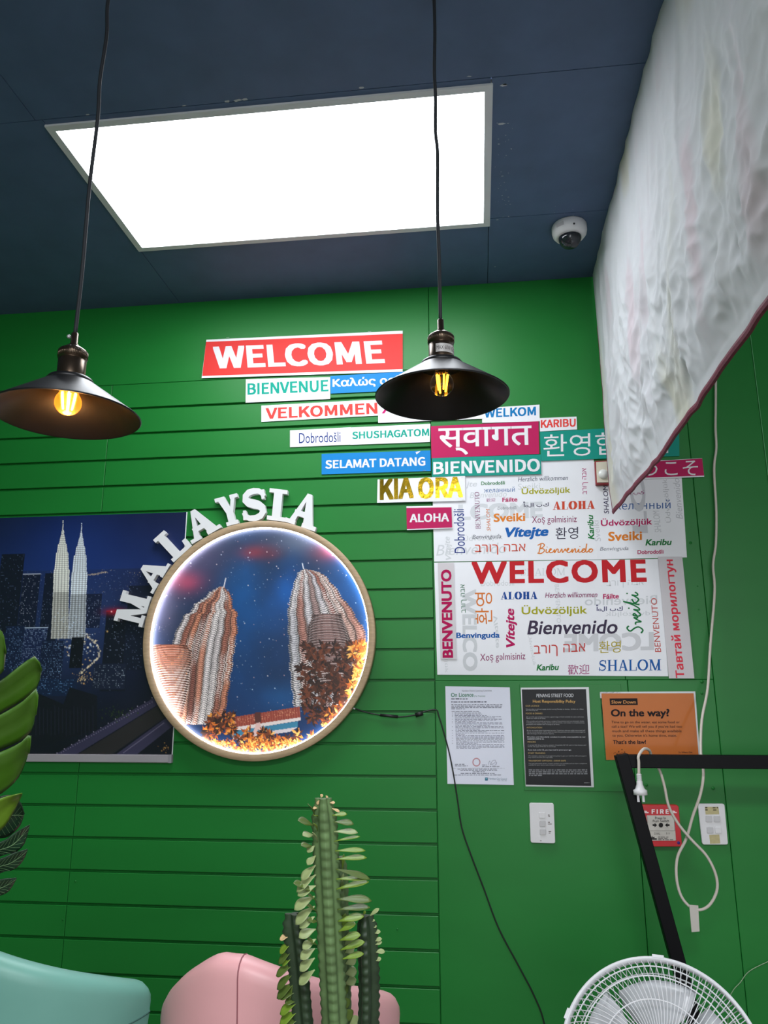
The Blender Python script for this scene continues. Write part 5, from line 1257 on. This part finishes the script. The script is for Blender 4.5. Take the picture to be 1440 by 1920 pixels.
MINT = mat('mint_green_leather', (122, 180, 167), .42, noise_amt=.03, scale=12, bump=.05)
pk = zp(425, 1796, .785)
b_ = math.radians(-10)
tub_chair(pk.x+.255*math.sin(-b_), pk.y+.255*math.cos(b_), b_, PINK, mat('dark_pink_thread', (150, 90, 98), .7), 'dusty pink leather tub chair partly behind the tall spiny succulent')
pm = zp(-72, 1781, .785); b_ = math.radians(-6)
tub_chair(pm.x+.255*math.sin(-b_), pm.y+.255*math.cos(b_), b_, MINT, mat('dark_teal_thread', (70, 110, 104), .7), 'mint green leather tub chair at the lower left, below the leafy plant')

# ================================================================== TALL SUCCULENT
SD = 1.04
su = dp(640, 2300, SD)
sc_t = thing('potted_succulent', (dp(625, 2000, SD).x, dp(625, 2000, SD).y, 0), 'tall three-ribbed spiny succulent with small leaves in front of the pink chair', 'plant')
STEM = mat('grey_green_succulent_skin', (96, 122, 78), .5, noise_amt=.28, scale=38)
STEMD = mat('dark_green_succulent_skin', (44, 62, 42), .5, noise_amt=.3, scale=38)
LEAF = mat('olive_green_leaf', (112, 140, 44), .42, noise_amt=.12, scale=20)
LEAFP = mat('pale_sage_leaf', (146, 160, 108), .42, noise_amt=.1, scale=20)
LEAFD = mat('deep_olive_leaf', (84, 104, 44), .42, noise_amt=.12, scale=20)
DRY = mat('dry_tan_leaf_tip', (206, 176, 130), .6)
WORN = mat('pale_spine', (196, 186, 160), .6)
tocam = (CAM-dp(625, 1750, SD)); tocam.z = 0; tocam.normalize(); rgt = Vector((-tocam.y, tocam.x, 0)); rgt = -rgt if rgt.dot(RT) < 0 else rgt
def succ_stem(pts, rad, rib0, m_, nm='stem', period=.0126):
    """Three-ribbed stem along pts; rib0 turns the ribs (0 = one rib towards the viewer)."""
    P_ = smooth_path(pts, 26); n = 24; vs = []; d = 0; tips = []
    for i, p in enumerate(P_):
        if i: d += (p-P_[i-1]).length
        t__ = i/(len(P_)-1); taper = min(1, .35+5*min(t__*1.0, .13)) if i < len(P_)*.2 else 1
        taper = min(1.0, .62+t__*4)
        sc = .5+.5*math.cos(2*PI*d/period); ring = []
        for k in range(n):
            a = 2*PI*k/n; lobe = max(0, math.cos(1.5*((a-rib0+PI/3) % (2*PI/3)-PI/3)))
            rr = rad*taper*(.40+.60*lobe**1.6*(1+.28*(sc-.5)*lobe**5))
            ring.append(p+(tocam*math.cos(a)+rgt*math.sin(a))*rr)
        vs.append(ring)
    m = MB()
    m.grid([r_+[r_[0]] for r_ in vs]); m.add(vs[0], [tuple(range(n))])
    so = m.build(nm, m_, sc_t); return so, P_
def leaf_blade(p, dirv, nrm, length, width, mt, name='leaf', parent=None, curl=.25, spat=True, fold=.2):
    dirv = dirv.normalized(); side = dirv.cross(nrm).normalized(); nrm = side.cross(dirv).normalized(); rws = []
    for i in range(11):
        t__ = i/10
        w = width*((.10+.9*(math.sin(PI*t__**1.7)**.8 if t__ < 1 else 0)) if spat else math.sin(PI*(t__*.96+.02))**.75)
        if t__ == 1: w = width*.05
        c = p+dirv*length*t__-nrm*curl*length*t__*t__
        rws.append([c+side*w*u+nrm*abs(u)*w*fold for u in (-1, -.5, 0, .5, 1)])
    m = MB(); m.grid(rws); o_ = m.build(name, mt, parent, fix=False); s_ = o_.modifiers.new('t', 'SOLIDIFY'); s_.thickness = max(.0006, width*.04); return o_
SP = lambda x, y_, off=0.0: dp(x, y_, SD+off)
SC = crop(4.267, 480, 1470)
main, mp_ = succ_stem([SP(606, 1497), SP(609, 1560), SP(613, 1640), SP(617, 1720), SP(621, 1800), SP(625, 1880), SP(632, 2020), SP(640, 2300)], 0.0193, 0.0, STEM)
left, _ = succ_stem([SP(549, 1713, .02), SP(556, 1765, .02), SP(563, 1830, .02), SP(571, 1920, .02), SP(590, 2060, .01), SP(620, 2300)], 0.0166, .45, STEMD)
right, _ = succ_stem([SP(686, 1716, .03), SP(688, 1770, .03), SP(690, 1840, .03), SP(689, 1920, .03), SP(682, 2060, .02), SP(662, 2300)], 0.0166, -.3, STEMD)
back, _ = succ_stem([SP(637, 1606, .07), SP(639, 1680, .07), SP(642, 1800, .07), SP(645, 1920, .07), SP(648, 2300, .04)], 0.0134, .2, STEM)
def lf(x0, y0, x1, y1, w, mt, par, off=0.0, tilt=0.5, curl=.15, z1=0.0, fold=.2):
    a = SP(*SC(x0, y0), off); b = SP(*SC(x1, y1), off-z1); n_ = (tocam*tilt+Vector((0, 0, 1))*(1-tilt)).normalized()
    leaf_blade(a, b-a, n_, (b-a).length, w, mt, 'leaf', par, curl, True, fold)
R1 = [(610, 250, 728, 236, 9, LEAF), (622, 302, 782, 312, 12, LEAFD), (622, 380, 815, 380, 11, LEAFP), (625, 458, 830, 410, 6, LEAF), (632, 534, 875, 522, 9, LEAF), (640, 602, 886, 578, 10, LEAF), (640, 680, 918, 750, 11, LEAFD), (640, 760, 900, 745, 10, LEAF), (640, 842, 900, 770, 11, LEAF), (645, 920, 926, 922, 14, LEAFD), (650, 1004, 912, 975, 11, LEAFD), (655, 1098, 860, 1050, 13, LEAF), (660, 1180, 796, 1110, 12, LEAF), (668, 1250, 835, 1200, 13, LEAF), (675, 1328, 866, 1255, 12, LEAF), (690, 1400, 860, 1350, 10, LEAF)]
for x0, y0, x1, y1, w, mt in R1: lf(x0, y0, x1, y1, w*.00062, mt, main, -.004, .30, .05)
L1 = [(470, 250, 430, 150, 8, LEAFD), (466, 335, 346, 275, 12, LEAFD), (492, 262, 470, 240, 5, LEAF), (494, 372, 468, 300, 4, LEAF), (494, 462, 462, 372, 5, LEAFP), (465, 408, 378, 400, 10, LEAFP), (470, 492, 412, 540, 7, LEAFP), (478, 572, 408, 640, 8, LEAFP), (452, 498, 366, 480, 9, LEAFD), (478, 648, 355, 760, 10, LEAFP), (480, 724, 315, 850, 10, LEAFP), (480, 812, 330, 880, 12, LEAFP), (470, 898, 300, 990, 13, LEAFP), (470, 976, 305, 1110, 12, LEAFP), (470, 1060, 345, 1140, 11, LEAFP), (480, 1160, 342, 1215, 12, LEAFP), (480, 1240, 370, 1310, 10, LEAFP), (472, 1316, 352, 1390, 11, LEAFP), (470, 1392, 345, 1485, 11, LEAFP), (470, 1486, 338, 1595, 11, LEAFP), (420, 830, 310, 780, 10, LEAFD), (470, 860, 360, 800, 9, LEAFD), (488, 1020, 420, 960, 8, LEAFD), (490, 1100, 420, 1080, 9, LEAFD), (488, 940, 430, 880, 8, LEAFD), (490, 1290, 420, 1230, 8, LEAFD)]
for x0, y0, x1, y1, w, mt in L1: lf(x0, y0, x1, y1, w*.00072, mt, main, -.004, .35, .12, .01)
for x0, y0, x1, y1 in ((505, 130, 485, 165), (520, 110, 528, 82), (590, 150, 632, 146), (608, 195, 672, 218), (490, 192, 455, 190), (562, 112, 570, 95)):
    lf(x0, y0, x1, y1, .0022, DRY, main, -.003, .5, .1)
L2 = [(270, 1212, 185, 1235, 7, DRY), (280, 1275, 178, 1345, 9, LEAF), (290, 1330, 165, 1430, 9, LEAFD), (290, 1385, 200, 1440, 8, LEAF), (295, 1445, 150, 1525, 10, LEAFD), (300, 1510, 152, 1635, 10, LEAFD), (310, 1590, 152, 1705, 11, LEAFD), (320, 1660, 180, 1700, 10, LEAFD), (325, 1735, 230, 1735, 9, LEAFD), (330, 1745, 180, 1830, 11, LEAF), (330, 1820, 178, 1910, 12, LEAF), (335, 1885, 225, 1925, 10, LEAFD), (300, 1560, 235, 1740, 8, LEAFD)]
for x0, y0, x1, y1, w, mt in L2: lf(x0, y0, x1, y1, w*.0007, mt, left, .016, .4, .12)
R3 = [(905, 1060, 978, 992, 5, LEAFP), (920, 1100, 950, 1085, 3, LEAFP), (930, 1142, 965, 1134, 4, LEAFP), (935, 1190, 995, 1175, 5, LEAFP), (938, 1255, 1005, 1232, 5, LEAFP), (940, 1285, 1005, 1258, 5, LEAFP), (945, 1340, 1032, 1334, 6, LEAFP), (945, 1412, 1000, 1392, 5, LEAFP), (860, 1050, 872, 1015, 3, LEAF)]
for x0, y0, x1, y1, w, mt in R3: lf(x0, y0, x1, y1, w*.0006, mt, right, .028, .5, .15)
B4 = [(715, 1440, 800, 1400, 10, LEAFP), (712, 1520, 805, 1490, 11, LEAFP), (708, 1600, 800, 1560, 10, LEAFP), (660, 1590, 735, 1680, 12, LEAFD), (690, 1700, 745, 1790, 10, LEAFD), (705, 1800, 770, 1880, 12, LEAFD), (745, 1940, 815, 1862, 9, LEAFP), (710, 1290, 780, 1190, 10, LEAFP), (712, 1350, 785, 1310, 9, LEAFP), (700, 1180, 712, 1040, 7, LEAF), (690, 690, 702, 565, 3, LEAF), (685, 790, 698, 720, 3, LEAFP), (690, 860, 690, 780, 4, LEAFD)]
for x0, y0, x1, y1, w, mt in B4: lf(x0, y0, x1, y1, w*.0007, mt, back, .055, .5, .1)
pp = P_base = dp(640, 2300, SD)
POT = mat('grey_clay_pot', (120, 116, 112), .6)
pz_ = pp.z+.03
m = MB(); m.lathe([(.0002, 0), (.08, 0), (.105, pz_-.03), (.11, pz_), (.10, pz_), (.097, pz_-.03), (.0002, pz_-.03)], 40, M=Matrix.Translation((pp.x, pp.y, 0))); m.build('pot', POT, sc_t)

# ================================================================== LEAFY PLANT, LEFT EDGE
LD = .86
lt = dp(-190, 1500, LD)
lp = thing('leafy_plant', (lt.x, lt.y, 0), 'leafy green plant with broad lobed leaves cut off by the left edge', 'plant')
BROAD = mat('glossy_broad_green_leaf', (58, 96, 22), .34, noise_amt=.18, scale=14)
BROADY = mat('yellow_green_leaf', (84, 116, 22), .38, noise_amt=.12, scale=14)
PALM = mat('dark_bluish_green_leaf', (30, 60, 40), .4, noise_amt=.2, scale=18)
VEIN = mat('pale_leaf_vein', (104, 140, 96), .5)
def lobe(m, base, tip, w, off, nv, curl, mi=0, fold=.18, sharp=.8):
    a = dp(*base, LD+off); b = dp(*tip, LD+off-.02); d = b-a; side = d.cross(nv).normalized(); n_ = side.cross(d.normalized()).normalized(); rws = []
    for i in range(15):
        t__ = i/14; ww = w*math.sin(PI*min(1, .12+.88*t__**1.15))**sharp if t__ < 1 else w*.02
        c = a+d*t__-n_*curl*d.length*(t__*t__-t__)*1.0
        rws.append([c+side*ww*u+n_*abs(u)*ww*fold for u in (-1, -.66, -.33, 0, .33, .66, 1)])
    m.grid(rws, mi); return a, b, rws
vn = (CAM-lt).normalized()
up_ = Vector((0, 0, 1))
def along(pts, n):                            # n points spread evenly along a smooth line of frame pixels
    sp = smooth_path([(x, y_, 0) for x, y_ in pts], 8); L_ = [0]
    for i in range(1, len(sp)): L_.append(L_[-1]+(sp[i]-sp[i-1]).length)
    out = []
    for k in range(n):
        d = L_[-1]*k/(n-1); j = max(i for i in range(len(L_)) if L_[i] <= d+1e-9); j = min(j, len(sp)-2)
        out.append(sp[j].lerp(sp[j+1], (d-L_[j])/max(1e-9, L_[j+1]-L_[j])))
    return out
def lobe2(m, upper, lower, off, bulge=.0035, lean=.03):
    U_, L_ = along(upper, 18), along(lower, 18); rws = []
    for i in range(18):
        row = []
        for j in range(9):
            v_ = j/8; p = U_[i].lerp(L_[i], v_); crease = -.004*abs(v_-.5)*2+.0012*math.sin(i*1.9+j*.7)*abs(v_-.5)
            row.append(dp(p.x, p.y, LD+off+lean*(i/17)-bulge*math.sin(PI*v_)*math.sin(PI*(.15+.8*i/17))+crease+lean*.5*v_))
        rws.append(row)
    m.grid(rws); return rws
def leafmesh(name, lobes, mt, off, bulge=.0035, lean=.03):
    m = MB(); R__ = [lobe2(m, u_, l_, off, bulge, lean) for u_, l_ in lobes]
    o_ = m.build(name, mt, lp, fix=False); s_ = o_.modifiers.new('t', 'SOLIDIFY'); s_.thickness = .0009; return o_, R__
leafmesh('leaf', [([(-150, 1340), (-60, 1306), (0, 1277), (40, 1247), (67, 1231), (78, 1258)], [(-150, 1400), (-60, 1368), (0, 1338), (45, 1311), (70, 1289), (78, 1260)]),
                  ([(-150, 1402), (-60, 1370), (0, 1341), (45, 1314), (71, 1291), (67, 1340)], [(-150, 1460), (-60, 1430), (0, 1406), (40, 1388), (60, 1369), (66, 1343)]),
                  ([(-150, 1464), (-60, 1434), (0, 1411), (40, 1392), (58, 1374), (54, 1412)], [(-150, 1560), (-60, 1520), (0, 1490), (32, 1462), (46, 1436), (53, 1415)])], BROAD, 0)
leafmesh('leaf', [([(-120, 1150), (-60, 1150), (0, 1181), (8, 1205), (11, 1225)], [(-120, 1300), (-60, 1290), (0, 1265), (8, 1248), (11, 1228)])], BROAD, -.03)
leafmesh('leaf', [([(-130, 1545), (-60, 1522), (0, 1498), (22, 1492), (42, 1488)], [(-130, 1640), (-60, 1600), (0, 1558), (24, 1526), (42, 1490)])], BROADY, -.02)
po, RR__ = leafmesh('leaf', [([(-90, 1520), (0, 1494), (22, 1492), (38, 1505), (45, 1527)], [(-90, 1570), (0, 1572), (22, 1564), (38, 1548), (45, 1530)]),
                      ([(-90, 1610), (0, 1580), (28, 1562), (56, 1547)], [(-90, 1650), (0, 1606), (28, 1599), (46, 1582), (56, 1549)]),
                      ([(-90, 1640), (0, 1611), (26, 1600), (52, 1593)], [(-90, 1690), (0, 1638), (24, 1632), (42, 1616), (52, 1595)]),
                      ([(-90, 1670), (0, 1650), (16, 1648), (31, 1647)], [(-90, 1720), (0, 1680), (16, 1672), (31, 1649)])], PALM, .05, .003)
vm = MB()
for rws in RR__:
    mid_ = [r_[4]-FW*.0012 for r_ in rws]; vm.tube(mid_, .0005, 5, cap=False)
    for i in range(2, 16):
        for sgn in (0, 8): vm.tube([mid_[i-1], rws[i+1][sgn]*.85+mid_[i+1]*.15-FW*.0012], .00022, 4, cap=False)
vm.build('vein', VEIN, po)
top_z = .62
for (bx, by, off) in ((-130, 1440, 0), (-90, 1120, -.02), (-110, 1630, -.03), (-95, 1620, .06)):
    e_ = dp(bx, by, LD+off); m = MB(); m.tube(smooth_path([e_, e_*.5+Vector((lt.x, lt.y, e_.z-.15))*.5, Vector((lt.x, lt.y, top_z-.03))], 6), .005, 8); m.build('stem', STEM, lp)
m = MB(); m.lathe([(.0002, 0), (.10, 0), (.13, top_z-.03), (.135, top_z), (.122, top_z), (.118, top_z-.04), (.0002, top_z-.04)], 40, M=Matrix.Translation((lt.x, lt.y, 0))); m.build('pot', POT, lp)

bpy.data.objects.remove(_txto, do_unlink=True)
